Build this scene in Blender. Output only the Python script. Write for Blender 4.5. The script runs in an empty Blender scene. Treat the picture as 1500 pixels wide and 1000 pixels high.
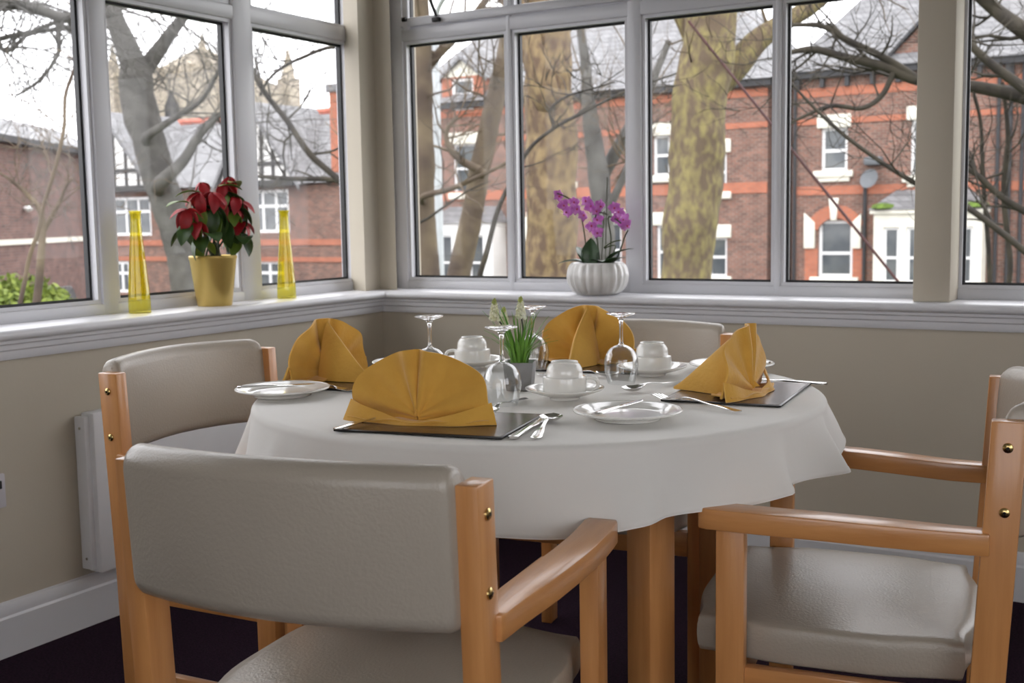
import bpy, bmesh, math, random
from mathutils import Vector, Matrix, noise as mnoise
R = math.radians
PI = math.pi
sc = bpy.context.scene
col = sc.collection
random.seed(7)

# ------------------------------------------------------------------ camera
cd = bpy.data.cameras.new('camera')
cam = bpy.data.objects.new('camera', cd)
col.objects.link(cam)
cd.sensor_width = 36.0
cd.lens = 36.0 * 1690 / 1500
cd.clip_start = 0.05
cd.clip_end = 600
cam.matrix_world = (Matrix.Translation((2.554, -3.392, 1.08)) @ Matrix.Rotation(R(30.6), 4, 'Z')
                    @ Matrix.Rotation(R(90 - 6.1), 4, 'X') @ Matrix.Rotation(R(-0.95), 4, 'Z'))
cd.dof.use_dof = True
cd.dof.focus_distance = 1.95
cd.dof.aperture_fstop = 8.0
sc.camera = cam

# ------------------------------------------------------------------ sky: even bright overcast
w = bpy.data.worlds.new('overcast_sky')
sc.world = w
w.use_nodes = True
bg = w.node_tree.nodes['Background']
bg.inputs['Color'].default_value = (0.965, 0.965, 1.0, 1)
bg.inputs['Strength'].default_value = 2.6

sc.view_settings.view_transform = 'Standard'
sc.view_settings.look = 'None'
sc.view_settings.gamma = 1.0
sc.view_settings.use_curve_mapping = False
sc.view_settings.exposure = 0.55

FILL_POWER = 0.8

# ------------------------------------------------------------------ materials
M = {}
def nt(name):
    m = bpy.data.materials.new(name)
    m.use_nodes = True
    n = m.node_tree
    return m, n, n.nodes['Principled BSDF']

def plain(name, c, rough=0.5, metal=0.0, var=0.0, scale=8.0, bump=0.0, bscale=60.0, spec=0.5, stretch=(1, 1, 1), c2=None, coat=0.0, sheen=0.0, detail=4.0, lo=0.35, hi=0.65):
    """principled material with optional noise variation between c and c2 and fine bump"""
    m, n, b = nt(name)
    b.inputs['Base Color'].default_value = (*c, 1)
    b.inputs['Roughness'].default_value = rough
    b.inputs['Metallic'].default_value = metal
    b.inputs['Specular IOR Level'].default_value = spec
    b.inputs['Coat Weight'].default_value = coat
    b.inputs['Coat Roughness'].default_value = 0.12
    b.inputs['Sheen Weight'].default_value = sheen
    tc = n.nodes.new('ShaderNodeTexCoord')
    mp = n.nodes.new('ShaderNodeMapping')
    mp.inputs['Scale'].default_value = stretch
    n.links.new(tc.outputs['Object'], mp.inputs['Vector'])
    if c2 is None and var > 0:
        c2 = tuple(max(0, x * (1 - var)) for x in c)
    if c2 is not None:
        nz = n.nodes.new('ShaderNodeTexNoise')
        nz.inputs['Scale'].default_value = scale
        nz.inputs['Detail'].default_value = detail
        n.links.new(mp.outputs[0], nz.inputs['Vector'])
        cr = n.nodes.new('ShaderNodeValToRGB')
        cr.color_ramp.elements[0].position = lo
        cr.color_ramp.elements[1].position = hi
        cr.color_ramp.elements[0].color = (*c2, 1)
        cr.color_ramp.elements[1].color = (*c, 1)
        n.links.new(nz.outputs['Fac'], cr.inputs[0])
        n.links.new(cr.outputs[0], b.inputs['Base Color'])
    if bump > 0:
        bz = n.nodes.new('ShaderNodeTexNoise')
        bz.inputs['Scale'].default_value = bscale
        bz.inputs['Detail'].default_value = 3
        n.links.new(mp.outputs[0], bz.inputs['Vector'])
        bp = n.nodes.new('ShaderNodeBump')
        bp.inputs['Strength'].default_value = bump
        bp.inputs['Distance'].default_value = 0.01
        n.links.new(bz.outputs['Fac'], bp.inputs['Height'])
        n.links.new(bp.outputs[0], b.inputs['Normal'])
    M[name] = m
    return m

def brickmat(name, c1, c2, mortar, bw=0.23, bh=0.075, ms=0.012, rough=0.85, var=0.35):
    m, n, b = nt(name)
    b.inputs['Roughness'].default_value = rough
    tc = n.nodes.new('ShaderNodeTexCoord')
    sx = n.nodes.new('ShaderNodeSeparateXYZ')
    n.links.new(tc.outputs['Object'], sx.inputs[0])
    ad = n.nodes.new('ShaderNodeMath'); ad.operation = 'ADD'
    n.links.new(sx.outputs[0], ad.inputs[0]); n.links.new(sx.outputs[1], ad.inputs[1])
    cb = n.nodes.new('ShaderNodeCombineXYZ')
    n.links.new(ad.outputs[0], cb.inputs[0]); n.links.new(sx.outputs[2], cb.inputs[1])
    br = n.nodes.new('ShaderNodeTexBrick')
    br.inputs['Scale'].default_value = 1.0
    br.inputs['Brick Width'].default_value = bw
    br.inputs['Row Height'].default_value = bh
    br.inputs['Mortar Size'].default_value = ms
    br.inputs['Color1'].default_value = (*c1, 1)
    br.inputs['Color2'].default_value = (*c2, 1)
    br.inputs['Mortar'].default_value = (*mortar, 1)
    n.links.new(cb.outputs[0], br.inputs['Vector'])
    nz = n.nodes.new('ShaderNodeTexNoise')
    nz.inputs['Scale'].default_value = 2.6
    nz.inputs['Detail'].default_value = 6
    n.links.new(tc.outputs['Object'], nz.inputs['Vector'])
    mx = n.nodes.new('ShaderNodeMix'); mx.data_type = 'RGBA'; mx.blend_type = 'MULTIPLY'
    mx.inputs[0].default_value = var * 1.6
    n.links.new(br.outputs['Color'], mx.inputs[6])
    cr = n.nodes.new('ShaderNodeValToRGB')
    cr.color_ramp.elements[0].position = 0.3; cr.color_ramp.elements[0].color = (0.45, 0.43, 0.42, 1)
    cr.color_ramp.elements[1].position = 0.7; cr.color_ramp.elements[1].color = (1, 1, 1, 1)
    n.links.new(nz.outputs['Fac'], cr.inputs[0])
    n.links.new(cr.outputs[0], mx.inputs[7])
    n.links.new(mx.outputs[2], b.inputs['Base Color'])
    bp = n.nodes.new('ShaderNodeBump')
    bp.inputs['Strength'].default_value = 0.5
    bp.inputs['Distance'].default_value = 0.01
    n.links.new(br.outputs['Fac'], bp.inputs['Height']); bp.invert = True
    n.links.new(bp.outputs[0], b.inputs['Normal'])
    M[name] = m

def thin_glass(name, tint=(1, 1, 1), base=0.03, power=5.0, gain=0.9, rough=0.0, milk=0.0, milkc=(1, 1, 1)):
    """a clear sheet: straight-through transmission plus a reflection that grows at grazing angles"""
    m = bpy.data.materials.new(name); m.use_nodes = True
    n = m.node_tree; n.nodes.clear()
    out = n.nodes.new('ShaderNodeOutputMaterial')
    tr = n.nodes.new('ShaderNodeBsdfTransparent'); tr.inputs[0].default_value = (*tint, 1)
    gl = n.nodes.new('ShaderNodeBsdfGlossy'); gl.inputs['Roughness'].default_value = rough
    lw = n.nodes.new('ShaderNodeLayerWeight'); lw.inputs['Blend'].default_value = 0.5
    pw = n.nodes.new('ShaderNodeMath'); pw.operation = 'POWER'; pw.inputs[1].default_value = power
    n.links.new(lw.outputs['Facing'], pw.inputs[0])
    ma = n.nodes.new('ShaderNodeMath'); ma.operation = 'MULTIPLY_ADD'
    ma.inputs[1].default_value = gain; ma.inputs[2].default_value = base
    n.links.new(pw.outputs[0], ma.inputs[0])
    mx = n.nodes.new('ShaderNodeMixShader')
    n.links.new(ma.outputs[0], mx.inputs[0])
    src = tr
    if milk > 0:
        df = n.nodes.new('ShaderNodeBsdfTranslucent'); df.inputs[0].default_value = (*milkc, 1)
        d2 = n.nodes.new('ShaderNodeBsdfDiffuse'); d2.inputs[0].default_value = (*milkc, 1)
        mm = n.nodes.new('ShaderNodeMixShader'); mm.inputs[0].default_value = 0.5
        n.links.new(df.outputs[0], mm.inputs[1]); n.links.new(d2.outputs[0], mm.inputs[2])
        m2 = n.nodes.new('ShaderNodeMixShader'); m2.inputs[0].default_value = milk
        n.links.new(tr.outputs[0], m2.inputs[1]); n.links.new(mm.outputs[0], m2.inputs[2])
        src = m2
    n.links.new(src.outputs[0], mx.inputs[1]); n.links.new(gl.outputs[0], mx.inputs[2])
    n.links.new(mx.outputs[0], out.inputs[0])
    M[name] = m

def wood(name, stretch):
    plain(name, (0.64, 0.30, 0.105), rough=0.30, c2=(0.52, 0.225, 0.072), scale=9, stretch=stretch, bump=0.05, bscale=40, coat=0.35, detail=5, lo=0.3, hi=0.7)
wood('wood_z', (6, 6, 0.5)); wood('wood_y', (6, 0.5, 6)); wood('wood_x', (0.5, 6, 6))
plain('dark_wood', (0.30, 0.14, 0.06), rough=0.4, var=0.3, stretch=(6, 6, .5))
plain('vinyl', (0.395, 0.350, 0.292), rough=0.29, c2=(0.375, 0.33, 0.275), scale=5, bump=0.10, bscale=220)
plain('cloth', (0.80, 0.78, 0.745), rough=0.9, c2=(0.77, 0.75, 0.715), scale=4, bump=0.12, bscale=14, sheen=0.1)
plain('napkin', (0.72, 0.40, 0.065), rough=0.85, c2=(0.64, 0.34, 0.05), scale=14, bump=0.12, bscale=120, sheen=0.25)
plain('wall_paint', (0.50, 0.45, 0.365), rough=0.75, c2=(0.48, 0.43, 0.345), scale=2, bump=0.03, bscale=90)
plain('ceiling_paint', (0.50, 0.49, 0.47), rough=0.8, var=0.03, scale=3)
plain('white_gloss', (0.68, 0.68, 0.70), rough=0.3, c2=(0.65, 0.65, 0.675), scale=3)
plain('upvc', (0.60, 0.60, 0.62), rough=0.28, c2=(0.57, 0.57, 0.60), scale=2)
plain('gasket', (0.012, 0.012, 0.013), rough=0.5, var=0.2)
plain('black_metal', (0.02, 0.018, 0.018), rough=0.35, metal=0.6, var=0.2)
plain('carpet', (0.030, 0.012, 0.026), rough=0.97, c2=(0.014, 0.006, 0.013), scale=160, bump=0.9, bscale=320, spec=0.1)
plain('heater_white', (0.78, 0.78, 0.80), rough=0.35, var=0.03)
plain('socket_grey', (0.55, 0.53, 0.56), rough=0.35, var=0.04)
plain('porcelain', (0.84, 0.83, 0.79), rough=0.08, c2=(0.82, 0.81, 0.77), scale=3, coat=0.3)
plain('steel', (0.72, 0.71, 0.70), rough=0.14, metal=1.0, var=0.05, scale=30)
plain('brass', (0.70, 0.52, 0.22), rough=0.25, metal=1.0, var=0.15, scale=60)
plain('mat_print', (0.055, 0.036, 0.030), rough=0.22, c2=(0.14, 0.085, 0.06), scale=5, stretch=(1, 7, 1), detail=6)
plain('mat_edge', (0.014, 0.012, 0.012), rough=0.3, var=0.2)
plain('grey_pot', (0.33, 0.33, 0.335), rough=0.75, var=0.12, scale=12, bump=0.08, bscale=90)
plain('soil', (0.035, 0.022, 0.014), rough=0.95, var=0.5, scale=40, bump=0.6)
plain('gold_pot', (0.62, 0.45, 0.14), rough=0.34, metal=0.55, c2=(0.56, 0.40, 0.12), scale=5)
plain('bowl_white', (0.72, 0.71, 0.69), rough=0.2, c2=(0.66, 0.65, 0.63), scale=6, coat=0.3)
plain('leaf_green', (0.055, 0.115, 0.018), rough=0.45, c2=(0.025, 0.06, 0.012), scale=18)
plain('leaf_lime', (0.20, 0.27, 0.03), rough=0.5, c2=(0.10, 0.17, 0.02), scale=18)
plain('orchid_leaf', (0.035, 0.085, 0.025), rough=0.35, c2=(0.02, 0.05, 0.016), scale=12)
plain('bract_red', (0.52, 0.012, 0.018), rough=0.5, c2=(0.28, 0.006, 0.012), scale=22)
plain('stem_green', (0.05, 0.07, 0.022), rough=0.6, c2=(0.03, 0.03, 0.015), scale=20)
plain('petal', (0.66, 0.24, 0.64), rough=0.5, c2=(0.48, 0.09, 0.46), scale=45)
plain('petal_core', (0.55, 0.02, 0.12), rough=0.5, var=0.4, scale=40)
plain('grass_blade', (0.20, 0.40, 0.05), rough=0.45, c2=(0.10, 0.26, 0.03), scale=20)
plain('floret_white', (0.86, 0.85, 0.72), rough=0.6, c2=(0.66, 0.66, 0.42), scale=60)
plain('floret_tip', (0.45, 0.50, 0.14), rough=0.6, var=0.3, scale=60)
thin_glass('pane_glass', base=0.010, gain=0.6)
thin_glass('bowl_glass', tint=(0.97, 0.975, 0.975), base=0.06, power=2.6, gain=0.85)
thin_glass('vase_glass', tint=(0.95, 0.90, 0.36), base=0.04, power=2.5, gain=0.5, milk=0.12, milkc=(0.88, 0.80, 0.12))
m, n, b = nt('stem_glass')
b.inputs['Base Color'].default_value = (1, 1, 1, 1); b.inputs['Roughness'].default_value = 0.0
b.inputs['Transmission Weight'].default_value = 1.0; b.inputs['IOR'].default_value = 1.5
M['stem_glass'] = m
# outdoors
brickmat('brick', (0.30, 0.135, 0.095), (0.15, 0.078, 0.06), (0.27, 0.215, 0.18))
brickmat('brick_dull', (0.24, 0.12, 0.098), (0.14, 0.073, 0.063), (0.22, 0.175, 0.155))
brickmat('brick_red', (0.52, 0.17, 0.09), (0.44, 0.145, 0.08), (0.36, 0.18, 0.13), var=0.2)
brickmat('slate', (0.25, 0.25, 0.255), (0.19, 0.19, 0.195), (0.10, 0.10, 0.105), bw=0.30, bh=0.17, ms=0.012, rough=0.55)
brickmat('tower_stone', (0.42, 0.37, 0.28), (0.38, 0.33, 0.26), (0.33, 0.29, 0.24), bw=0.9, bh=0.45, ms=0.02)
plain('ridge_tile', (0.50, 0.15, 0.10), rough=0.8, var=0.3, scale=3)
plain('stone_cream', (0.80, 0.77, 0.66), rough=0.7, var=0.12, scale=3)
plain('render_white', (0.82, 0.81, 0.78), rough=0.7, var=0.08, scale=2)
plain('timber_black', (0.04, 0.037, 0.035), rough=0.7, var=0.3, scale=3)
plain('gutter_black', (0.03, 0.03, 0.033), rough=0.5, var=0.2)
plain('house_glass', (0.075, 0.085, 0.095), rough=0.06, c2=(0.14, 0.15, 0.15), scale=1.5)
plain('house_frame', (0.84, 0.84, 0.83), rough=0.4, var=0.03)
plain('moss', (0.12, 0.19, 0.03), rough=0.95, var=0.5, scale=9)
plain('plane_bark', (0.27, 0.195, 0.10), rough=0.9, c2=(0.115, 0.075, 0.05), scale=13, stretch=(1, 1, .6), bump=0.9, bscale=14, detail=9, lo=0.38, hi=0.66)
plain('moss_bark', (0.25, 0.21, 0.085), rough=0.9, c2=(0.125, 0.09, 0.06), scale=14, stretch=(1, 1, .6), bump=0.9, bscale=14, detail=9, lo=0.42, hi=0.68)
plain('grey_bark', (0.125, 0.118, 0.108), rough=0.9, c2=(0.065, 0.06, 0.055), scale=3, bump=0.8, bscale=16, detail=8)
plain('brown_bark', (0.155, 0.118, 0.075), rough=0.9, c2=(0.075, 0.053, 0.04), scale=3, bump=0.8, bscale=16, detail=8)
plain('dark_bark', (0.050, 0.042, 0.028), rough=0.9, c2=(0.022, 0.018, 0.015), scale=6, bump=0.6, bscale=30, detail=6)
plain('tarmac', (0.13, 0.13, 0.13), rough=0.9, var=0.3, scale=0.7, bump=0.3, bscale=30)
plain('grass_ground', (0.10, 0.14, 0.04), rough=0.95, var=0.5, scale=3, bump=0.6, bscale=30)
plain('hedge_leaf', (0.22, 0.27, 0.04), rough=0.7, c2=(0.10, 0.15, 0.02), scale=6)
plain('pole_grey', (0.52, 0.55, 0.57), rough=0.5, metal=0.2, var=0.1)
plain('wire_red', (0.055, 0.012, 0.011), rough=0.6, var=0.25, scale=12)
plain('car_paint', (0.04, 0.045, 0.05), rough=0.2, var=0.1, coat=0.6)
plain('tyre', (0.015, 0.015, 0.015), rough=0.8, var=0.2)
plain('dish_grey', (0.13, 0.14, 0.15), rough=0.5, var=0.1)
plain('lamp_shade', (0.85, 0.83, 0.78), rough=0.5, var=0.02)

# ------------------------------------------------------------------ mesh helpers
def tag(o, label=None, cat=None, group=None, kind=None):
    if label: o['label'] = label
    if cat: o['category'] = cat
    if group: o['group'] = group
    if kind: o['kind'] = kind
    return o

def empty(name, loc=(0, 0, 0), rz=0.0, parent=None):
    o = bpy.data.objects.new(name, None)
    col.objects.link(o)
    o.empty_display_size = 0.05
    o.location = loc
    o.rotation_euler = (0, 0, rz)
    if parent: o.parent = parent
    return o

def link(name, me, parent=None, loc=(0, 0, 0), rot=(0, 0, 0), scale=(1, 1, 1)):
    o = bpy.data.objects.new(name, me)
    col.objects.link(o)
    o.location = loc
    o.rotation_euler = rot
    o.scale = scale
    if parent: o.parent = parent
    return o

def copy_tree(o, parent=None):
    c = o.copy()
    col.objects.link(c)
    c.parent = parent
    for ch in list(o.children):
        copy_tree(ch, c)
    return c

class MB:
    def __init__(s):
        s.v = []; s.f = []
    def add(s, vs, fs):
        k = len(s.v)
        s.v += [tuple(p) for p in vs]
        s.f += [tuple(i + k for i in f) for f in fs]
        return s
    def box(s, x0, x1, y0, y1, z0, z1):
        return s.add([(x0, y0, z0), (x1, y0, z0), (x1, y1, z0), (x0, y1, z0), (x0, y0, z1), (x1, y0, z1), (x1, y1, z1), (x0, y1, z1)],
                     [(0, 3, 2, 1), (4, 5, 6, 7), (0, 1, 5, 4), (1, 2, 6, 5), (2, 3, 7, 6), (3, 0, 4, 7)])
    def prism(s, poly, a, b, axis='y'):
        """poly: 2D outline (x,z) extruded along y from a to b (axis x: outline (y,z); axis z: outline (x,y))"""
        n = len(poly)
        def P(p, t):
            return {'y': (p[0], t, p[1]), 'x': (t, p[0], p[1]), 'z': (p[0], p[1], t)}[axis]
        vs = [P(p, a) for p in poly] + [P(p, b) for p in poly]
        fs = [tuple(range(n)), tuple(range(2 * n - 1, n - 1, -1))]
        fs += [(i, i + n, (i + 1) % n + n, (i + 1) % n) for i in range(n)]
        return s.add(vs, fs)
    def tube(s, pts, rad, n=8, cap=True):
        pts = [Vector(p) for p in pts]
        if not hasattr(rad, '__len__'): rad = [rad] * len(pts)
        vs, fs = [], []
        up = Vector((0.31, 0.17, 0.93))
        ref = None
        for i, p in enumerate(pts):
            t = (pts[min(i + 1, len(pts) - 1)] - pts[max(i - 1, 0)])
            if t.length < 1e-9: t = Vector((0, 0, 1))
            t.normalize()
            if ref is None:
                ref = up.cross(t)
                if ref.length < 1e-3: ref = Vector((1, 0, 0)).cross(t)
            else:
                ref = ref - t * ref.dot(t)
            ref.normalize()
            bn = t.cross(ref)
            for k in range(n):
                a = 2 * PI * k / n
                vs.append(p + (ref * math.cos(a) + bn * math.sin(a)) * rad[i])
        for i in range(len(pts) - 1):
            for k in range(n):
                k2 = (k + 1) % n
                fs.append((i * n + k, i * n + k2, (i + 1) * n + k2, (i + 1) * n + k))
        if cap:
            fs.append(tuple(range(n - 1, -1, -1)))
            e = (len(pts) - 1) * n
            fs.append(tuple(range(e, e + n)))
        return s.add(vs, fs)
    def lathe(s, prof, n=32, c=(0, 0, 0), mod=None):
        vs, fs = [], []
        m_ = len(prof)
        for i, (r, z) in enumerate(prof):
            for k in range(n):
                a = 2 * PI * k / n
                rr = max(r, 1e-5) * (mod(a, z) if mod else 1)
                vs.append((c[0] + rr * math.cos(a), c[1] + rr * math.sin(a), c[2] + z))
        for i in range(m_ - 1):
            for k in range(n):
                k2 = (k + 1) % n
                fs.append((i * n + k, i * n + k2, (i + 1) * n + k2, (i + 1) * n + k))
        fs.append(tuple(range(n - 1, -1, -1)))
        fs.append(tuple(range((m_ - 1) * n, m_ * n)))
        return s.add(vs, fs)
    def grid(s, fn, nu, nv, closed_u=False):
        vs = [fn(i / (nu if closed_u else nu - 1), j / (nv - 1)) for j in range(nv) for i in range(nu)]
        fs = []
        for j in range(nv - 1):
            for i in range(nu if closed_u else nu - 1):
                i2 = (i + 1) % nu
                fs.append((j * nu + i, j * nu + i2, (j + 1) * nu + i2, (j + 1) * nu + i))
        return s.add(vs, fs)
    def mesh(s, name, mat, smooth=False, bevel=0.0, segs=2, solid=0.0, angle=35):
        me = bpy.data.meshes.new(name)
        me.from_pydata(s.v, [], s.f)
        bm = bmesh.new(); bm.from_mesh(me)
        if solid:
            bmesh.ops.recalc_face_normals(bm, faces=bm.faces)
            bmesh.ops.solidify(bm, geom=list(bm.faces), thickness=solid)
        if bevel:
            es = [e for e in bm.edges if len(e.link_faces) == 2 and e.calc_face_angle(0) > R(25)]
            bmesh.ops.bevel(bm, geom=es, offset=bevel, segments=segs, affect='EDGES', profile=0.5, clamp_overlap=True)
        bmesh.ops.recalc_face_normals(bm, faces=bm.faces)
        bm.to_mesh(me); bm.free()
        me.materials.append(M[mat])
        if smooth or bevel:
            for p in me.polygons: p.use_smooth = True
            me.set_sharp_from_angle(angle=R(angle if not bevel else 24))
        return me
    def build(s, name, mat, parent=None, loc=(0, 0, 0), rot=(0, 0, 0), **kw):
        return link(name, s.mesh(name, mat, **kw), parent, loc, rot)

def catmull(pts, per=5):
    """smooth a list of tuples of any length"""
    out = []
    n = len(pts)
    for i in range(n - 1):
        p0, p1, p2, p3 = pts[max(i - 1, 0)], pts[i], pts[i + 1], pts[min(i + 2, n - 1)]
        for k in range(per):
            t = k / per
            out.append(tuple(0.5 * (2 * b_ + (c_ - a_) * t + (2 * a_ - 5 * b_ + 4 * c_ - d_) * t * t + (3 * b_ - a_ - 3 * c_ + d_) * t ** 3)
                             for a_, b_, c_, d_ in zip(p0, p1, p2, p3)))
    out.append(tuple(pts[-1]))
    return out

def holed_wall(u0, u1, z0, z1, holes, t0, t1, axis='y'):
    """a wall slab over (u,z) between t0 and t1 with rectangular openings, one connected mesh"""
    us = sorted({u0, u1, *[h[0] for h in holes], *[h[1] for h in holes]})
    zs = sorted({z0, z1, *[h[2] for h in holes], *[h[3] for h in holes]})
    idx = {}; vs = []; fs = []
    def V(u, z, t):
        k = (round(u, 5), round(z, 5), t)
        if k not in idx:
            idx[k] = len(vs)
            vs.append((u, t, z) if axis == 'y' else (t, u, z))
        return idx[k]
    def solid(i, j):
        if i < 0 or j < 0 or i >= len(us) - 1 or j >= len(zs) - 1: return False
        cu, cz = (us[i] + us[i + 1]) / 2, (zs[j] + zs[j + 1]) / 2
        return not any(h[0] < cu < h[1] and h[2] < cz < h[3] for h in holes)
    for i in range(len(us) - 1):
        for j in range(len(zs) - 1):
            if not solid(i, j): continue
            a, b_, c_, d_ = us[i], us[i + 1], zs[j], zs[j + 1]
            for t in (t0, t1):
                fs.append((V(a, c_, t), V(b_, c_, t), V(b_, d_, t), V(a, d_, t)))
            if not solid(i - 1, j): fs.append((V(a, c_, t0), V(a, d_, t0), V(a, d_, t1), V(a, c_, t1)))
            if not solid(i + 1, j): fs.append((V(b_, c_, t0), V(b_, d_, t0), V(b_, d_, t1), V(b_, c_, t1)))
            if not solid(i, j - 1): fs.append((V(a, c_, t0), V(b_, c_, t0), V(b_, c_, t1), V(a, c_, t1)))
            if not solid(i, j + 1): fs.append((V(a, d_, t0), V(b_, d_, t0), V(b_, d_, t1), V(a, d_, t1)))
    mb = MB(); mb.add(vs, fs)
    return mb

def struct(o):
    o['kind'] = 'structure'
    return o

# ------------------------------------------------------------------ the room
XR, YN, ZC = 4.7, -5.6, 2.55            # right wall, near (rear) wall, ceiling
ZS = 0.826                               # sill top
ZH = 2.28                                # window head
struct(MB().box(-0.25, XR + .2, YN - .2, 0.25, -0.2, 0.0).build('floor', 'carpet'))
struct(MB().box(-0.25, XR + .2, YN - .2, 0.25, ZC, ZC + .15).build('ceiling', 'ceiling_paint'))
LY0, LY1 = -2.86, -0.02                   # left window run
BX0, BX1 = 0.02, 4.3                     # back window run
struct(holed_wall(YN, 0.25, 0.0, ZC, [(LY0, 0.12, ZS - .03, ZH)], -0.24, 0.0, 'x').build('wall_left', 'wall_paint'))
struct(holed_wall(-0.0, XR, 0.0, ZC, [(-0.0, BX1, ZS - .03, ZH)], 0.0, 0.24, 'y').build('wall_back', 'wall_paint'))
struct(holed_wall(YN, 0.24, 0.0, ZC, [(-5.3, -2.7, 0.7, 2.3)], XR, XR + .2, 'x').build('wall_right', 'wall_paint'))
struct(holed_wall(-0.24, XR + .2, 0.0, ZC, [(1.9, 4.5, 0.9, 2.3)], YN - .2, YN, 'y').build('wall_near', 'wall_paint'))

def mitred(profile, near, far, left, name, mat):
    """profile (p, z): p = distance from the wall into the room; left wall runs along y, back wall along x; mitre at the inner corner"""
    n = len(profile)
    vs = []
    for (p, z) in profile:
        vs.append((p, -p, z))
    for (p, z) in profile:
        vs.append((p, near, z) if left else (far, -p, z))
    fs = [tuple(range(n)), tuple(range(2 * n - 1, n - 1, -1))]
    fs += [(i, i + n, (i + 1) % n + n, (i + 1) % n) for i in range(n)]
    mb = MB(); mb.add(vs, fs)
    return mb
def arc(cx, cz, r, a0, a1, k=6):
    return [(cx + r * math.cos(R(a0 + (a1 - a0) * i / k)), cz + r * math.sin(R(a0 + (a1 - a0) * i / k))) for i in range(k + 1)]
sill_prof = [(-0.215, ZS - .028), (-0.215, ZS)] + arc(0.032, ZS - .014, 0.014, 90, -90) 
apron_prof = [(0.0, ZS - .078), (0.0, ZS - .028), (0.028, ZS - .028), (0.028, ZS - .036), (0.022, ZS - .040), (0.020, ZS - .052), (0.014, ZS - .056), (0.013, ZS - .070), (0.009, ZS - .078)]
base_prof = [(0.0, 0.0), (0.018, 0.0), (0.018, 0.098), (0.014, 0.104), (0.014, 0.120), (0.009, 0.134), (0.0, 0.138)]
for nm, left in (('trim_1', True), ('trim_2', False)):
    t = struct(empty(nm))
    mitred(sill_prof, YN, XR, left, nm, '').build('sill_board', 'white_gloss', t, smooth=True, angle=40)
    mitred(apron_prof, YN, XR, left, nm, '').build('apron_moulding', 'white_gloss', t, smooth=True, angle=40)
for nm, left in (('baseboard_left', True), ('baseboard_back', False)):
    struct(mitred(base_prof, YN, XR, left, nm, '').build(nm, 'white_gloss', smooth=True, angle=30))
# plaster corner post between the two window runs, and the boxed pier further right
cp = [(-0.03, -0.060), (-0.03, 0.03), (0.045, 0.03), (0.0, 0.09), (-0.022, 0.118), (-0.022, 0.19), (-0.06, 0.24), (-0.24, 0.24), (-0.24, 0.14), (-0.185, 0.045), (-0.128, -0.015)]
struct(MB().prism(cp, ZS, ZH + .02, 'z').build('wall_corner', 'wall_paint'))
struct(MB().box(1.872, 1.972, -0.005, 0.16, ZS, ZH).build('wall_pier', 'wall_paint', bevel=0.004))

def window_run(name, u_edges, left, glass_t, end_u):
    """upvc window: u_edges = list of (u0,u1) clear glass spans; lower lights, a transom, upper vents"""
    wdw = struct(empty(name))
    sgn = -1 if left else 1
    def bx(u0, u1, t0, t1, z0, z1):
        # t measured outwards from the inner wall face
        mb = MB()
        a, b_ = sgn * t0, sgn * t1
        lo, hi = min(a, b_), max(a, b_)
        return mb.box(lo, hi, u0, u1, z0, z1) if left else mb.box(u0, u1, lo, hi, z0, z1)
    ti, to = glass_t - 0.042, glass_t + 0.03
    zb, zt, z2, zh = 0.871, 1.712, 1.786, 2.20
    us = u_edges
    a0 = min(us[0][0] - .05, us[0][0]); a1 = us[-1][1] + .055
    bx(a0, a1, ti, to, ZS - .005, zb - .014).build('bottom_rail', 'upvc', wdw, bevel=0.006)
    bx(a0, a1, ti, to, zt + .014, z2 - .014).build('transom', 'upvc', wdw, bevel=0.006)
    bx(a0, a1, ti, to, zh + .014, ZH + .01).build('head_rail', 'upvc', wdw, bevel=0.006)
    prev = None
    posts = [(us[0][0] - (.055 if left else .085), us[0][0] - .014)] + [(us[i][1] + .014, us[i + 1][0] - .014) for i in range(len(us) - 1)] + [(us[-1][1] + .014, us[-1][1] + .055)]
    for i, (p0, p1) in enumerate(posts):
        bx(p0, p1, ti - .001, to, ZS - .004, ZH + .009).build('mullion' if 0 < i < len(posts) - 1 else 'jamb', 'upvc', wdw, bevel=0.006)
    for (u0, u1) in us:
        for (z0, z1) in ((zb, zt), (z2, zh)):
            # white sloping bead, black gasket, pane
            def ring(o_in, o_out, t0, t1):
                mb = MB()
                pts = []
                for (off, t) in ((o_out, t0), (o_in, t0), (o_in + .002, t1), (o_out, t1)):
                    for (u, z) in ((u0 - off, z0 - off), (u1 + off, z0 - off), (u1 + off, z1 + off), (u0 - off, z1 + off)):
                        tt = sgn * t
                        pts.append((tt, u, z) if left else (u, tt, z))
                fs = []
                for r_ in range(4):
                    for k in range(4):
                        fs.append((r_ * 4 + k, r_ * 4 + (k + 1) % 4, ((r_ + 1) % 4) * 4 + (k + 1) % 4, ((r_ + 1) % 4) * 4 + k))
                return mb.add(pts, fs)
            ring(.003, .015, ti + .008, glass_t - .006).build('glazing_bead', 'upvc', wdw)
            ring(-.003, .012, glass_t - .007, glass_t + .012).build('gasket', 'gasket', wdw)
            bx(u0 - .004, u1 + .004, glass_t - .003, glass_t + .003, z0 - .004, z1 + .004).build('glass_pane', 'pane_glass', wdw)
    return wdw, bx, ti

W1, bxl, tiL = window_run('window_1', [(-2.80, -2.05), (-1.96, -1.171), (-1.086, -0.607), (-0.492, -0.010)], True, 0.16, 0)
W2, bxb, tiB = window_run('window_2', [(0.048, 0.458), (0.507, 0.918), (0.997, 1.414), (1.462, 1.852)], False, 0.16, 0)
W3, bxc, tiC = window_run('window_3', [(1.983, 2.40), (2.46, 2.87), (2.93, 3.34), (3.40, 3.80), (3.86, 4.22)], False, 0.16, 0)
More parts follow.
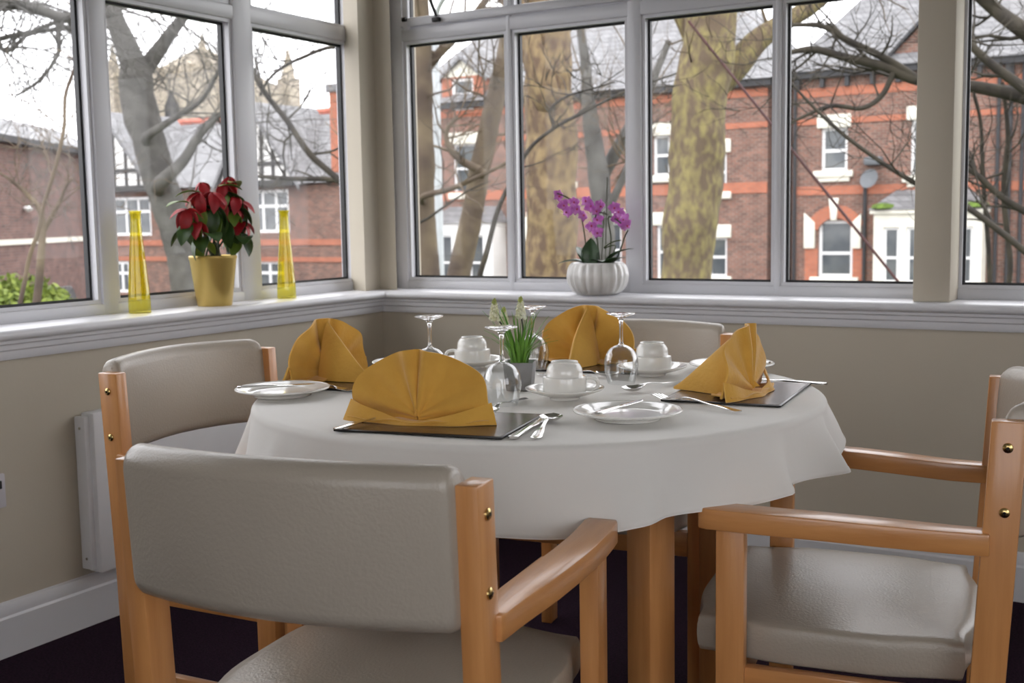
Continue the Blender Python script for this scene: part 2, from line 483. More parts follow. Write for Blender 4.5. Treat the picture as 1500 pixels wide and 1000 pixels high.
# projecting vent sash over the first two back lights with black stays and pegs
bxb(0.030, 0.945, tiB - .012, tiB + .004, 1.776, 1.806).build('vent_sash_rail', 'upvc', W2, bevel=0.004)
bxb(0.045, 0.070, tiB - .014, tiB + .002, 1.765, 2.22).build('vent_sash_stile', 'upvc', W2, bevel=0.003)
MB().tube([(0.197, tiB - .016, 1.800), (0.180, tiB - .02, 1.845), (0.155, tiB - .02, 1.93)], 0.006, 8).build('casement_stay', 'black_metal', W2, smooth=True)
MB().box(0.185, 0.215, tiB - .030, tiB - .012, 1.778, 1.794).build('stay_peg', 'black_metal', W2, bevel=0.003)
MB().box(0.725, 0.780, tiB - .034, tiB - .012, 1.800, 1.812).build('vent_catch', 'black_metal', W2, bevel=0.004)
MB().tube([(0.052, tiB - .020, 1.80), (0.068, tiB - .020, 1.80)], 0.008, 10).build('hinge_pin', 'black_metal', W2, smooth=True)

def near_window(name, x0, x1, zt):
    wdw = struct(empty(name))
    y0, y1 = YN - .13, YN - .07
    for a, b_ in ((x0, x0 + .06), ((x0 + x1) / 2 - .04, (x0 + x1) / 2 + .04), (x1 - .06, x1)):
        MB().box(a, b_, y0, y1, 0.9, zt).build('mullion', 'upvc', wdw, bevel=.005)
    for a, b_ in ((.9, .96), (zt - .06, zt)):
        MB().box(x0, x1, y0 + .002, y1 - .002, a, b_).build('rail', 'upvc', wdw, bevel=.005)
    xm = (x0 + x1) / 2
    for a, b_ in ((x0 + .05, xm - .03), (xm + .03, x1 - .05)):
        MB().box(a, b_, y0 + .028, y0 + .034, .95, zt - .05).build('glass_pane', 'pane_glass', wdw)
near_window('fill_window_near', 1.9, 4.5, 2.3)  # unseen window, put in to let fill daylight in behind the camera
w6 = struct(empty('fill_window_right'))  # unseen window added in the right wall, sized for light from behind right
for a, b_ in ((-5.3, -5.24), (-4.04, -3.96), (-2.76, -2.7)):
    MB().box(XR + .07, XR + .13, a, b_, .7, 2.3).build('mullion', 'upvc', w6, bevel=.005)
for a, b_ in ((.7, .76), (2.24, 2.3)):
    MB().box(XR + .072, XR + .128, -5.3, -2.7, a, b_).build('rail', 'upvc', w6, bevel=.005)
for a, b_ in ((-5.25, -4.03), (-3.97, -2.75)):
    MB().box(XR + .10, XR + .106, a, b_, .75, 2.25).build('glass_pane', 'pane_glass', w6)

# ceiling lamps added out of view as warm fill, point light below each dome
for (lx, ly, lab) in ((1.5, -4.4, 'round white ceiling lamp added out of view as fill over the near end of the room'), (3.3, -2.6, 'round white ceiling lamp added out of view as fill over the right side of the room')):
    t = tag(empty('fill_lamp', (lx, ly, ZC)), lab, 'lamp', 'added fill lamps')
    MB().lathe([(0.17, 0.0), (0.17, -0.02), (0.16, -0.03), (0.0, -0.03)], 32).build('base_plate', 'lamp_shade', t, smooth=True)
    ld = bpy.data.lights.new('fill_light', 'POINT'); ld.energy = FILL_POWER; ld.color = (1, .86, .70); ld.shadow_soft_size = 0.12
    lo = bpy.data.objects.new('fill_light', ld); col.objects.link(lo); lo.parent = t; lo.location = (0, 0, -0.20)
    MB().lathe([(0.15, -0.028), (0.148, -0.05), (0.12, -0.075), (0.06, -0.09), (0.0, -0.093)], 32).build('shade', 'lamp_shade', t, smooth=True)

# panel heater on the left wall, wall socket at the picture's left end
t = tag(empty('panel_heater', (0.0, -1.362, 0.0)), 'white flat panel heater on the cream wall behind the left chair', 'heater')
MB().box(0.012, 0.062, 0.0, 0.62, 0.15, 0.585).build('front_panel', 'heater_white', t, bevel=0.006)
MB().box(0.004, 0.045, -0.016, 0.004, 0.16, 0.575).build('end_cap', 'heater_white', t, bevel=0.004)
for zz in (0.19, 0.545):
    MB().tube([(0.028, -0.0165, zz), (0.028, -0.019, zz)], 0.004, 10).build('screw', 'steel', t)
t = tag(empty('wall_socket', (0.0, -1.682, 0.38)), 'grey electrical wall socket low on the left wall', 'socket')
MB().box(0.0, 0.010, 0.0, 0.086, 0.0, 0.086).build('face_plate', 'socket_grey', t, bevel=0.003)
MB().box(0.010, 0.016, 0.060, 0.072, 0.050, 0.070).build('rocker_switch', 'gasket', t, bevel=0.001)
for (yy, zz) in ((.028, .045), (.02, .025), (.036, .025)):
    MB().box(0.0095, 0.0105, yy - .004, yy + .004, zz - .002, zz + .002).build('pin_hole', 'gasket', t)

# ------------------------------------------------------------------ chairs
def rounded_rect(w_, h_, r, k=5):
    pts = []
    for (cx, cz, a0) in ((w_ / 2 - r, h_ / 2 - r, 0), (-w_ / 2 + r, h_ / 2 - r, 90), (-w_ / 2 + r, -h_ / 2 + r, 180), (w_ / 2 - r, -h_ / 2 + r, 270)):
        for i in range(k + 1):
            a = R(a0 + 90 * i / k)
            pts.append((cx + r * math.cos(a), cz + r * math.sin(a)))
    return pts

def make_chair():
    """armchair facing +y; origin on the floor below the rear posts' tops"""
    t = empty('dining_armchair')
    hw = 0.237
    for s in (-1, 1):
        # rear post, raked
        mb = MB()
        sec = [(-.0145, -.024), (.0145, -.024), (.0145, .024), (-.0145, .024)]
        vs = []
        for (z, yo) in ((0.0, .032), (0.40, .020), (0.785, 0.0)):
            vs += [(s * hw + a, yo + b_, z) for a, b_ in sec]
        fs = [(3, 2, 1, 0), (8, 9, 10, 11)]
        for l in range(2):
            fs += [(l * 4 + k, l * 4 + (k + 1) % 4, l * 4 + 4 + (k + 1) % 4, l * 4 + 4 + k) for k in range(4)]
        p = mb.add(vs, fs).build('rear_post', 'wood_z', t, bevel=0.0025)
        for (z, yo) in ((0.748, 0.002), (0.655, 0.004)):
            x0 = s * (hw + .0140)
            MB().lathe([(0.0075, 0), (0.0072, .0025), (0.005, .0042), (0.0, .0046)], 14).build('screw', 'brass', p, loc=(x0, yo, z), rot=(0, s * PI / 2, 0), smooth=True)
            MB().lathe([(0.0026, 0), (0.0022, .0006), (0.0, .0006)], 6).build('screw_recess', 'black_metal', p, loc=(x0 + s * .0043, yo, z), rot=(0, s * PI / 2, 0))
        # front leg
        MB().box(s * .250 - .0145, s * .250 + .0145, .368, .412, 0, .612).build('front_leg', 'wood_z', t, bevel=0.0025)
        # arm: sweeps a little outwards and dips to the rear post
        pts = catmull([(s * .239, .022, .607), (s * .241, .09, .608), (s * .250, .17, .612), (s * .258, .27, .616), (s * .257, .36, .617), (s * .250, .438, .617)], 4)
        mb = MB(); vs = []; fs = []
        for i, (x, y, z) in enumerate(pts):
            ww = 0.020 + 0.006 * min(1, i / 8.0)
            if i == len(pts) - 1: ww *= 0.86
            hh = 0.0165
            vs += [(x - ww, y, z - hh), (x + ww, y, z - hh), (x + ww, y, z + hh), (x - ww, y, z + hh)]
        for i in range(len(pts) - 1):
            fs += [(i * 4 + k, i * 4 + (k + 1) % 4, i * 4 + 4 + (k + 1) % 4, i * 4 + 4 + k) for k in range(4)]
        e = (len(pts) - 1) * 4
        fs += [(3, 2, 1, 0), (e, e + 1, e + 2, e + 3)]
        mb.add(vs, fs).build('armrest', 'wood_y', t, bevel=0.003)
        # side rails
        MB().box(s * .243 - .011, s * .243 + .011, .040, .372, .325, .381).build('seat_rail', 'wood_y', t, bevel=0.003)
        MB().box(s * .243 - .010, s * .243 + .010, .045, .372, .150, .180).build('stretcher', 'wood_y', t, bevel=0.003)
    MB().box(-.245, .245, .378, .400, .325, .381).build('front_rail', 'wood_x', t, bevel=0.003)
    MB().box(-.235, .235, .012, .034, .325, .381).build('back_rail', 'wood_x', t, bevel=0.003)
    # padded back: rounded section swept along an arc bulging to the rear
    sec = rounded_rect(0.052, 0.196, 0.024, 5)
    n = len(sec); vs = []; fs = []
    us = [-1.0, -.985, -.95, -.85, -.7, -.5, -.25, 0, .25, .5, .7, .85, .95, .985, 1.0]
    for u in us:
        k = 1.0 if abs(u) < .96 else (0.965 if abs(u) < .99 else 0.90)
        x = u * 0.224
        y = -.012 - .050 * (1 - u * u)
        for (a, z) in sec:
            rake = -(z) * 0.06
            puff = 0.006 * (1 - u * u) * (1 - (z / .1025) ** 2) * (1 if a > 0 else -1)
            vs.append((x, y + a * k + puff + rake, .708 + z * k + .006 * (1 - u * u)))
    for i in range(len(us) - 1):
        fs += [(i * n + k, i * n + (k + 1) % n, (i + 1) * n + (k + 1) % n, (i + 1) * n + k) for k in range(n)]
    fs += [tuple(range(n - 1, -1, -1)), tuple(range((len(us) - 1) * n, len(us) * n))]
    MB().add(vs, fs).build('backrest', 'vinyl', t, smooth=True, angle=60)
    # seat cushion: domed box with a soft front roll
    def seat(u, v):
        a = 2 * PI * u
        # v runs bottom centre -> side -> top centre
        ca, sa = math.cos(a), math.sin(a)
        sq = 1.0 / max(abs(ca), abs(sa)) 
        rr = sq * (1 - 0.10 * (abs(ca * sa) * 2) ** 6)
        if v < .3: q = v / .3; k = q * .97; z = .382
        elif v < .7:
            th = (v - .3) / .4 * PI - PI / 2
            k = .97 + .03 * math.cos(th); z = .412 + .030 * math.sin(th)
        else:
            q = 1 - (v - .7) / .3; k = q * .97; z = .442 + .008 * (1 - q ** 3)
        return (ca * rr * k * .232, .252 + sa * rr * k * .224, z)
    MB().grid(seat, 64, 26, True).build('seat', 'vinyl', t, smooth=True, angle=70)
    return t

proto = make_chair()
chairs = [
    (1.629, -2.349, 8.6, 'beige armchair seen from behind, nearest, its back towards us'),
    (0.675, -1.585, -86.5, 'beige armchair under the left window beside the white panel heater'),
    (2.305, -1.420, 98.5, 'beige armchair at right showing its side, seat and both wooden arms'),
    (1.325, -0.685, 188.0, 'beige armchair behind the table against the far window wall'),
]
for i, (x, y, a, lab) in enumerate(chairs):
    o = proto if i == 0 else copy_tree(proto)
    o.location = (x, y, 0); o.rotation_euler = (0, 0, R(a))
    tag(o, lab, 'chair', 'beige armchairs around the table')

# ------------------------------------------------------------------ table and cloth
TX, TY, TR, TZ = 1.45, -1.43, 0.548, 0.74
t = tag(empty('dining_table', (TX, TY, 0)), 'round beech dining table hidden under the white cloth', 'table')
MB().lathe([(0.0, .700), (TR - .012, .700), (TR - .006, .706), (TR - .006, .728), (TR - .012, .734), (0, .734)], 64).build('tabletop', 'wood_x', t, smooth=True, angle=40)
for k in range(4):
    a = R(-35 + 90 * k)
    lx, ly = .425 * math.cos(a), .425 * math.sin(a)
    MB().box(-.029, .029, -.029, .029, 0, .70).build('leg', 'wood_z', t, loc=(lx, ly, 0), rot=(0, 0, a + R(12)), bevel=0.005)
for k in range(4):
    a = R(-35 + 90 * k); b_ = R(55 + 90 * k)
    p = Vector((.415 * math.cos(a), .415 * math.sin(a), .665)); q = Vector((.415 * math.cos(b_), .415 * math.sin(b_), .665))
    d = (q - p); L_ = d.length; ang = math.atan2(d.y, d.x); c_ = (p + q) / 2
    MB().box(-L_ / 2 + .02, L_ / 2 - .02, -.011, .011, -.035, .035).build('apron', 'wood_x', t, loc=c_, rot=(0, 0, ang), bevel=.003)

def drape_r(a, s):
    """extra radius of the hanging cloth at angle a, s = 0 at the table edge to 1 at the hem: soft flutes, each steep on one side"""
    b_ = a + .13 * math.sin(3 * a + 1.0) + .05 * math.sin(7 * a)
    p = ((b_ - R(-104)) / R(30.0)) % 1.0
    saw = (p / .80) ** 1.3 if p < .80 else (0.5 + .5 * math.cos((p - .80) / .20 * PI))
    amp = 0.75 + .35 * math.sin(2 * a + .4)
    return 0.006 + s ** 1.1 * (0.010 + 0.044 * saw * amp) + .003 * math.sin(17 * a + 2) * math.sin(PI * s)
def drop(a):
    return 0.106 + 0.030 * math.cos(a - R(-125)) + 0.005 * math.sin(5 * a + .8) + 0.004 * math.sin(12 * a + 0.6)
def cloth(u, v):
    a = 2 * PI * u
    if v < .45:
        r = v / .45 * (TR - .008)
        z = TZ + 0.0006 * math.sin(11 * a) * (v / .45) ** 3
    elif v < .55:
        th = (v - .45) / .10 * PI / 2
        r = TR - .008 + .012 * math.sin(th); z = TZ - .012 + .012 * math.cos(th)
    else:
        s = (v - .55) / .45
        r = TR + .004 + drape_r(a, s) - .006 * (1 - s); z = TZ - .012 - s * drop(a)
    return (TX + r * math.cos(a), TY + r * math.sin(a), z)
t = tag(empty('tablecloth', (0, 0, 0)), 'off-white round tablecloth draped over the dining table', 'tablecloth')
mb = MB().grid(cloth, 360, 66, True)
MB.build(mb, 'cloth', 'cloth', t, smooth=True, solid=0.0015, angle=80)
mb = MB()
def hemfn(u, v):
    a = 2 * PI * u
    s = 0.90 + .10 * (v if v < .5 else 1 - v) * 2
    out = 0.0012 if v < .5 else -0.0016
    r = TR + .004 + drape_r(a, s) - .006 * (1 - s) + out
    return (TX + r * math.cos(a), TY + r * math.sin(a), TZ - .012 - s * drop(a) - .0006)
MB().grid(hemfn, 360, 7, True).build('hem', 'cloth', t, smooth=True, angle=80)

ZT = TZ + 0.0012      # resting height on the cloth

# ------------------------------------------------------------------ placemats
def placemat(x, y, rz, lab):
    t = tag(empty('placemat', (x, y, ZT), rz), lab, 'placemat', 'dark placemats on the table')
    MB().box(-.145, .145, -.110, .110, 0, .0036).build('board', 'mat_edge', t, bevel=0.0012)
    MB().box(-.141, .141, -.106, .106, .0034, .0041).build('printed_face', 'mat_print', t)
placemat(1.4835, -1.816, R(11.5), 'dark wood-effect placemat under the front napkin nearest us')
placemat(1.815, -1.295, R(96), 'dark wood-effect placemat at the right edge of the table')
placemat(1.375, -1.055, R(188), 'dark wood-effect placemat under the napkin at the far side')
placemat(1.045, -1.455, R(-82), 'dark wood-effect placemat under the left napkin')
ZM = ZT + .0042

# ------------------------------------------------------------------ napkins folded as standing fans
def napkin(x, y, rz, lab, Rw=.124, Hh=.125, seed=0, fin=.135, lean=.012):
    rnd = random.Random(seed)
    t = tag(empty('folded_napkin', (x, y, ZM), rz), lab, 'napkin', 'mustard napkins folded into fans')
    ph = [rnd.uniform(-.25, .25) for _ in range(8)]
    # the fan: half disc with soft pleats radiating from the bottom centre
    def fan(u, v):
        a = (u - .5) * R(186)
        r = 0.006 + v * 1.0
        pl = math.sin(a * 5.2 + PI / 2 + ph[0]) * .55 + .30 * math.sin(a * 9.5 + 1 + ph[1]) 
        crease = -math.exp(-(a / .055) ** 2) * .9 + math.exp(-((a - .13) / .07) ** 2) * .5 + math.exp(-((a + .14) / .07) ** 2) * .5
        amp = .011 * (0.25 + .75 * min(1, v * 1.6)) * (1 if v < .9 else 1)
        yy = -amp * (pl + crease)
        sag = 1 - .045 * math.sin(a * 3 + ph[2]) ** 2 - .03 * abs(math.sin(a))
        xx = math.copysign(abs(math.sin(a)) ** .88, a) * r * Rw * sag
        zz = .012 + max(0, math.cos(a)) ** .82 * r * (Hh - .012) * sag + (-.004 if abs(a) > R(88) else 0)
        yy += lean * (zz / Hh) + .030 * (abs(math.sin(a)) ** 2.2) * v * (0.4 if u < .5 else .55)
        return (xx, yy, zz)
    MB().grid(fan, 97, 20).build('fan', 'napkin', t, smooth=True, solid=0.004, angle=75)
    # collar: the lower folded band spreading in front of the fan
    def collar(u, v):
        x_ = (u - .5) * 2
        top = .006 + .030 * abs(x_) ** 1.35
        z_ = .0012 + (top - .0012) * v
        y_ = -.021 - .008 * math.cos(x_ * 1.4) + .010 * v + .022 * abs(x_) ** 2 + .003 * math.sin(x_ * 9 + ph[3])
        w_ = Rw * (1.06 - .09 * v)
        return (x_ * w_, y_, z_)
    MB().grid(collar, 49, 7).build('collar', 'napkin', t, smooth=True, solid=0.004, angle=75)
    # lying base layers between collar and stand
    def lay(u, v):
        x_ = (u - .5) * 2
        return (x_ * Rw * .98 * (1 - .35 * v), -.026 + .075 * v + .02 * abs(x_) ** 2 * (1 - v), .003 + .004 * math.sin(x_ * 5 + ph[4]) ** 2 + .002 * (1 - v))
    MB().grid(lay, 33, 7).build('base_fold', 'napkin', t, smooth=True, solid=0.0025, angle=75)
    # standing tail behind: a tent of cloth falling from the fan's top to a point at the back
    def tail(u, v):
        s = v
        h_ = (Hh - .010) * ((1 - s) ** 1.25) + .004 + .010 * math.sin(PI * s)
        wd = (.030 * (1 - s) ** .7 + .004) * (1 + .25 * math.sin(5 * s + ph[5]))
        q = (u - .5) * 2
        zz = h_ * (1 - abs(q) ** 1.6) + .001
        return (q * wd + .008 * math.sin(s * 3 + ph[6]) * (1 - abs(q)), .006 + lean * .7 * (1 - s) + s * fin, zz)
    MB().grid(tail, 25, 21).build('tail_fold', 'napkin', t, smooth=True, solid=0.003, angle=75)
    return t
napkin(1.458, -1.848, R(14), 'mustard napkin fan standing nearest us, its full front facing us', seed=1, Rw=.128, Hh=.121)
napkin(1.850, -1.328, R(88), 'mustard napkin fan at the right, seen from its edge', seed=2, Rw=.112, Hh=.132, fin=.15)
napkin(1.355, -1.015, R(190), 'mustard napkin fan at the far side, seen from behind the grey flowerpot', seed=3, Rw=.118, Hh=.132)
napkin(0.955, -1.478, R(-101), 'mustard napkin fan on the left side of the table', seed=4, Rw=.112, Hh=.128, fin=.15)

# ------------------------------------------------------------------ wine glasses, upside down
def wine_glass(x, y, lab):
    t = tag(empty('wine_glass', (x, y, ZT)), lab, 'wine glass', 'upturned wine glasses')
    prof_o = [(.0275, 0), (.0315, .014), (.0345, .030), (.0350, .042), (.0325, .056), (.026, .068), (.016, .0755), (.007, .079), (.0045, .082)]
    prof_i = [(.0012, .0785), (.006, .077), (.015, .0735), (.0250, .066), (.0315, .0545), (.0340, .0415), (.0335, .030), (.0305, .014), (.0266, 0.0)]
    op = catmull(prof_o, 3); ip = catmull(prof_i, 3)
    n = 40
    prof = op + ip
    mb = MB(); vs = []; fs = []
    order = op[::-1]
    full = ip + op    # inside from apex to rim, then outside rim to apex
    for (r, z) in full:
        for k in range(n):
            vs.append((max(r, 1e-4) * math.cos(2 * PI * k / n), max(r, 1e-4) * math.sin(2 * PI * k / n), z))
    for i in range(len(full) - 1):
        fs += [(i * n + k, i * n + (k + 1) % n, (i + 1) * n + (k + 1) % n, (i + 1) * n + k) for k in range(n)]
    mb.add(vs, fs).build('bowl', 'bowl_glass', t, smooth=True, angle=80)
    MB().lathe(catmull([(.0062, .0795), (.0045, .084), (.0038, .095), (.0038, .118), (.0046, .128), (.008, .134)], 3), 20).build('stem', 'stem_glass', t, smooth=True)
    MB().lathe([(.0078, .1342), (.016, .1375), (.0255, .1405), (.0300, .1418), (.0303, .1430), (.028, .1440), (.014, .1444), (.0, .1446)], 40).build('foot', 'stem_glass', t, smooth=True, angle=60)
wine_glass(1.475, -1.605, 'upturned wine glass just behind the front napkin')
wine_glass(1.556, -1.268, 'upturned wine glass between the far cup and the flowerpot')
wine_glass(1.215, -1.458, 'upturned wine glass rising behind the top of the front napkin')
wine_glass(1.292, -1.165, 'upturned wine glass half hidden behind the potted white flowers')

# ------------------------------------------------------------------ upturned cups on saucers
def cup_set(x, y, rz, clab, slab):
    s = tag(empty('saucer', (x, y, ZT)), slab, 'saucer', 'white saucers')
    MB().lathe(catmull([(.0, .0035), (.022, .0035), (.024, .0), (.028, .0), (.030, .004), (.050, .010), (.068, .0165), (.0735, .0195), (.0745, .0210), (.0735, .0222), (.066, .0200), (.050, .0140), (.034, .0085), (.0, .0075)], 2), 48).build('dish', 'porcelain', s, smooth=True, angle=70)
    t = tag(empty('teacup', (x, y, ZT + .0125), rz), clab, 'cup', 'upturned white cups')
    MB().lathe([(.0385, 0), (.0405, .0005), (.0410, .003), (.0410, .027), (.0402, .0296), (.0355, .0306), (.0342, .0318), (.0340, .040), (.0325, .0470), (.0285, .0530), (.0255, .0550), (.0255, .0580), (.0243, .0588), (.0230, .0582), (.0222, .0556), (.0, .0548)], 48).build('body', 'porcelain', t, smooth=True, angle=50)
    MB().tube(catmull([(.0395, 0, .026), (.048, 0, .0265), (.058, 0, .024), (.0625, 0, .016), (.060, 0, .0075), (.052, 0, .0045), (.0395, 0, .005)], 4), .0036, 10).build('handle', 'porcelain', t, smooth=True, angle=80)
cup_set(1.546, -1.496, R(30), 'upturned white teacup on its saucer at the table centre front', 'white saucer under the cup next to the grey flowerpot')
cup_set(1.566, -1.135, R(140), 'upturned white teacup behind the right-hand wine glass', 'white saucer at the far right below the right-hand wine glass')
cup_set(1.140, -1.180, R(200), 'upturned white teacup at the far left behind the front glass', 'white saucer at the far left behind the front glass')
cup_set(1.225, -1.562, R(200), 'upturned white teacup mostly hidden behind the front napkin', 'white saucer mostly hidden behind the front napkin')

# ------------------------------------------------------------------ side plates
def plate(x, y, lab):
    t = tag(empty('side_plate', (x, y, ZT)), lab, 'plate', 'white side plates'); t.scale = (1.08, 1.08, 1.0)
    MB().lathe(catmull([(.0, .003), (.046, .003), (.048, .0), (.052, .0), (.054, .004), (.070, .0090), (.082, .0125), (.0850, .0135), (.0855, .0148), (.0845, .0158), (.076, .0135), (.060, .0085), (.052, .0065), (.0, .006)], 2), 64).build('dish', 'porcelain', t, smooth=True, angle=70)
    # raised lip as its own band
    n = 64
    MB().tube([(.0838 * math.cos(2 * PI * k / n), .0838 * math.sin(2 * PI * k / n), .0154) for k in range(n + 1)], .0013, 6, cap=False).build('rim', 'porcelain', t, smooth=True, angle=80)
plate(1.742, -1.640, 'white side plate with a knife across it at front right')
plate(1.020, -1.688, 'white side plate with a knife at the left edge')
plate(1.690, -0.985, 'white side plate at the far right behind the right napkin')
plate(1.010, -1.235, 'white side plate behind the left napkin')

# ------------------------------------------------------------------ cutlery (built along +x: handle end at 0)
def strip(name, L_, wfun, zfun, th, nx=40, cols=7, skip=None, dish=None):
    vs, fs = [], []
    for lay in (0, 1):
        for i in range(nx + 1):
            s = i / nx
            w_ = wfun(s)
            for c_ in range(cols + 1):
                q = c_ / cols * 2 - 1
                z = zfun(s) + (dish(s, q) if dish else 0) + th(s) * (0.5 if lay else -0.5) * (1 - .55 * abs(q) ** 3)
                vs.append((s * L_, q * w_ / 2, z))
    N = (nx + 1) * (cols + 1)
    on = lambda i, c_: 0 <= i < nx and 0 <= c_ < cols and not (skip and skip((i + .5) / nx, c_))
    for i in range(nx):
        for c_ in range(cols):
            if not on(i, c_): continue
            a = i * (cols + 1) + c_; b_ = a + cols + 1
            fs.append((a + N, b_ + N, b_ + 1 + N, a + 1 + N)); fs.append((a, a + 1, b_ + 1, b_))
            if not on(i - 1, c_): fs.append((a, a + N, a + 1 + N, a + 1))
            if not on(i + 1, c_): fs.append((b_, b_ + 1, b_ + 1 + N, b_ + N))
            if not on(i, c_ - 1): fs.append((a, b_, b_ + N, a + N))
            if not on(i, c_ + 1): fs.append((a + 1, a + 1 + N, b_ + 1 + N, b_ + 1))
    return MB().add(vs, fs).mesh(name, 'steel', smooth=True, angle=50)
def lerp(tab):
    def f_(s):
        for (a, va), (b_, vb) in zip(tab, tab[1:]):
            if s <= b_:
                q = (s - a) / (b_ - a); q = q * q * (3 - 2 * q)
                return va + (vb - va) * q
        return tab[-1][1]
    return f_
fork_me = strip('fork', .205, lerp([(0, .008), (.03, .017), (.12, .015), (.45, .0065), (.66, .007), (.76, .022), (1, .023)]),
                lerp([(0, .002), (.3, .006), (.62, .012), (.74, .006), (.85, .004), (1, .010)]), lambda s: .0024, skip=lambda s, c_: s > .80 and c_ in (1, 3, 5))
spoon_me = strip('spoon', .185, lerp([(0, .008), (.03, .018), (.12, .016), (.45, .0065), (.66, .007), (.72, .020), (.84, .040), (.93, .034), (.985, .016), (1, .004)]),
                 lerp([(0, .002), (.3, .006), (.62, .012), (.72, .0095), (1, .0090)]), lambda s: .0022,
                 dish=lambda s, q: -.0078 * max(0, 1 - ((s - .84) / .16) ** 2) * (1 - q * q))
knife_me = strip('knife', .205, lerp([(0, .010), (.03, .018), (.12, .016), (.42, .012), (.5, .014), (.58, .017), (.9, .0165), (.97, .010), (1, .003)]),
                 lerp([(0, .0030), (1, .0030)]), lerp([(0, .005), (.45, .005), (.52, .0022), (1, .0012)]))
sknife_me = strip('butter_knife', .150, lerp([(0, .010), (.03, .016), (.12, .014), (.42, .010), (.5, .011), (.62, .015), (.9, .015), (.97, .009), (1, .003)]),
                  lerp([(0, .0030), (1, .0030)]), lerp([(0, .005), (.45, .005), (.52, .0022), (1, .0012)]))
def cut(me, name, p0, p1, lab, cat, grp, z=None, tilt=0.0):
    """lay a piece from its handle end p0 pointing towards p1"""
    a = math.atan2(p1[1] - p0[1], p1[0] - p0[0])
    o = link(name, me, None, (p0[0], p0[1], ZT + .0004 if z is None else z), (0, tilt, a))
    return tag(o, lab, cat, grp)
G = 'steel cutlery at the four places'
cut(knife_me, 'table_knife', (1.662, -1.888), (1.622, -1.72), 'steel table knife lying right of the front placemat', 'knife', G)
cut(spoon_me, 'soup_spoon', (1.694, -1.872), (1.625, -1.68), 'steel soup spoon next to the knife right of the front placemat', 'spoon', G)
cut(fork_me, 'table_fork', (1.374, -1.962), (1.405, -1.80), 'steel table fork poking out at the left corner of the front placemat', 'fork', G, z=ZM + .0002)
cut(fork_me, 'dessert_fork', (1.483, -1.535), (1.508, -1.70), 'steel dessert fork laid behind the front wine glass', 'fork', G)
cut(fork_me, 'table_fork', (1.895, -1.512), (1.640, -1.412), 'steel fork with raised tines beside the right placemat', 'fork', G, z=ZT + .001)
cut(spoon_me, 'dessert_spoon', (1.668, -1.215), (1.622, -1.385), 'steel spoon with dark bowl between the right cup and plate', 'spoon', G)
cut(knife_me, 'table_knife', (1.940, -1.135), (1.76, -1.112), 'steel table knife on the far side of the right placemat', 'knife', G)
cut(sknife_me, 'butter_knife', (1.725, -1.722), (1.742, -1.56), 'steel butter knife resting across the front right plate', 'knife', G, z=ZT + .0165, tilt=R(-1.0))
cut(sknife_me, 'butter_knife', (0.955, -1.745), (1.070, -1.64), 'steel butter knife resting across the left plate', 'knife', G, z=ZT + .0165, tilt=0)
cut(sknife_me, 'butter_knife', (1.775, -0.985), (1.64, -0.955), 'steel butter knife across the far right plate', 'knife', G, z=ZT + .0165)
cut(fork_me, 'table_fork', (0.945, -1.615), (1.14, -1.60), 'steel fork lying behind the left side plate', 'fork', G)
cut(knife_me, 'table_knife', (0.915, -1.335), (1.10, -1.315), 'steel knife lying beyond the left napkin', 'knife', G)
cut(spoon_me, 'dessert_spoon', (1.34, -1.235), (1.48, -1.20), 'steel spoon at the inner edge of the far placemat', 'spoon', G)

# ------------------------------------------------------------------ potted white grape hyacinths
t = tag(empty('potted_flowers', (1.408, -1.425, ZT), R(22)), 'small square grey pot of grass and white hyacinth flowers', 'flowerpot')
mb = MB()
vs = []
for (h_, z) in ((.0245, 0), (.0300, .056), (.0270, .056), (.0255, .046)):
    vs += [(-h_, -h_, z), (h_, -h_, z), (h_, h_, z), (-h_, h_, z)]
fs = [(3, 2, 1, 0), (12, 13, 14, 15)]
for l in range(3):
    fs += [(l * 4 + k, l * 4 + (k + 1) % 4, l * 4 + 4 + (k + 1) % 4, l * 4 + 4 + k) for k in range(4)]
mb.add(vs, fs).build('pot', 'grey_pot', t, bevel=.0012)
MB().box(-.0250, .0250, -.0250, .0250, .030, .049).build('soil', 'soil', t, bevel=.003)
rnd = random.Random(3)
def blade_mesh(L_, bend, w_):
    def fn(u, v):
        ww = w_ * (1 - v ** 2.2) * (0.65 + .35 * math.sin(PI * min(1, v * 1.4))) + .0002
        return ((u - .5) * ww, bend * v * v, L_ * (v - .12 * bend / L_ * v * v * 3) - abs(u - .5) * 0)
    return MB().grid(fn, 3, 9).mesh('blade', 'grass_blade', smooth=True, solid=.0006, angle=80)
blades = [blade_mesh(.118, .020, .0060), blade_mesh(.130, .040, .0060), blade_mesh(.100, .062, .0055), blade_mesh(.085, .030, .0055)]
for k in range(58):
    a = rnd.uniform(0, 2 * PI); r = rnd.uniform(0, .017)
    link('blade', blades[k % 4], t, (r * math.cos(a), r * math.sin(a), .046), (rnd.uniform(-.30, .12), rnd.uniform(-.22, .22), a - PI / 2 + rnd.uniform(-.6, .6)), (1, 1, rnd.uniform(.75, 1.1)))
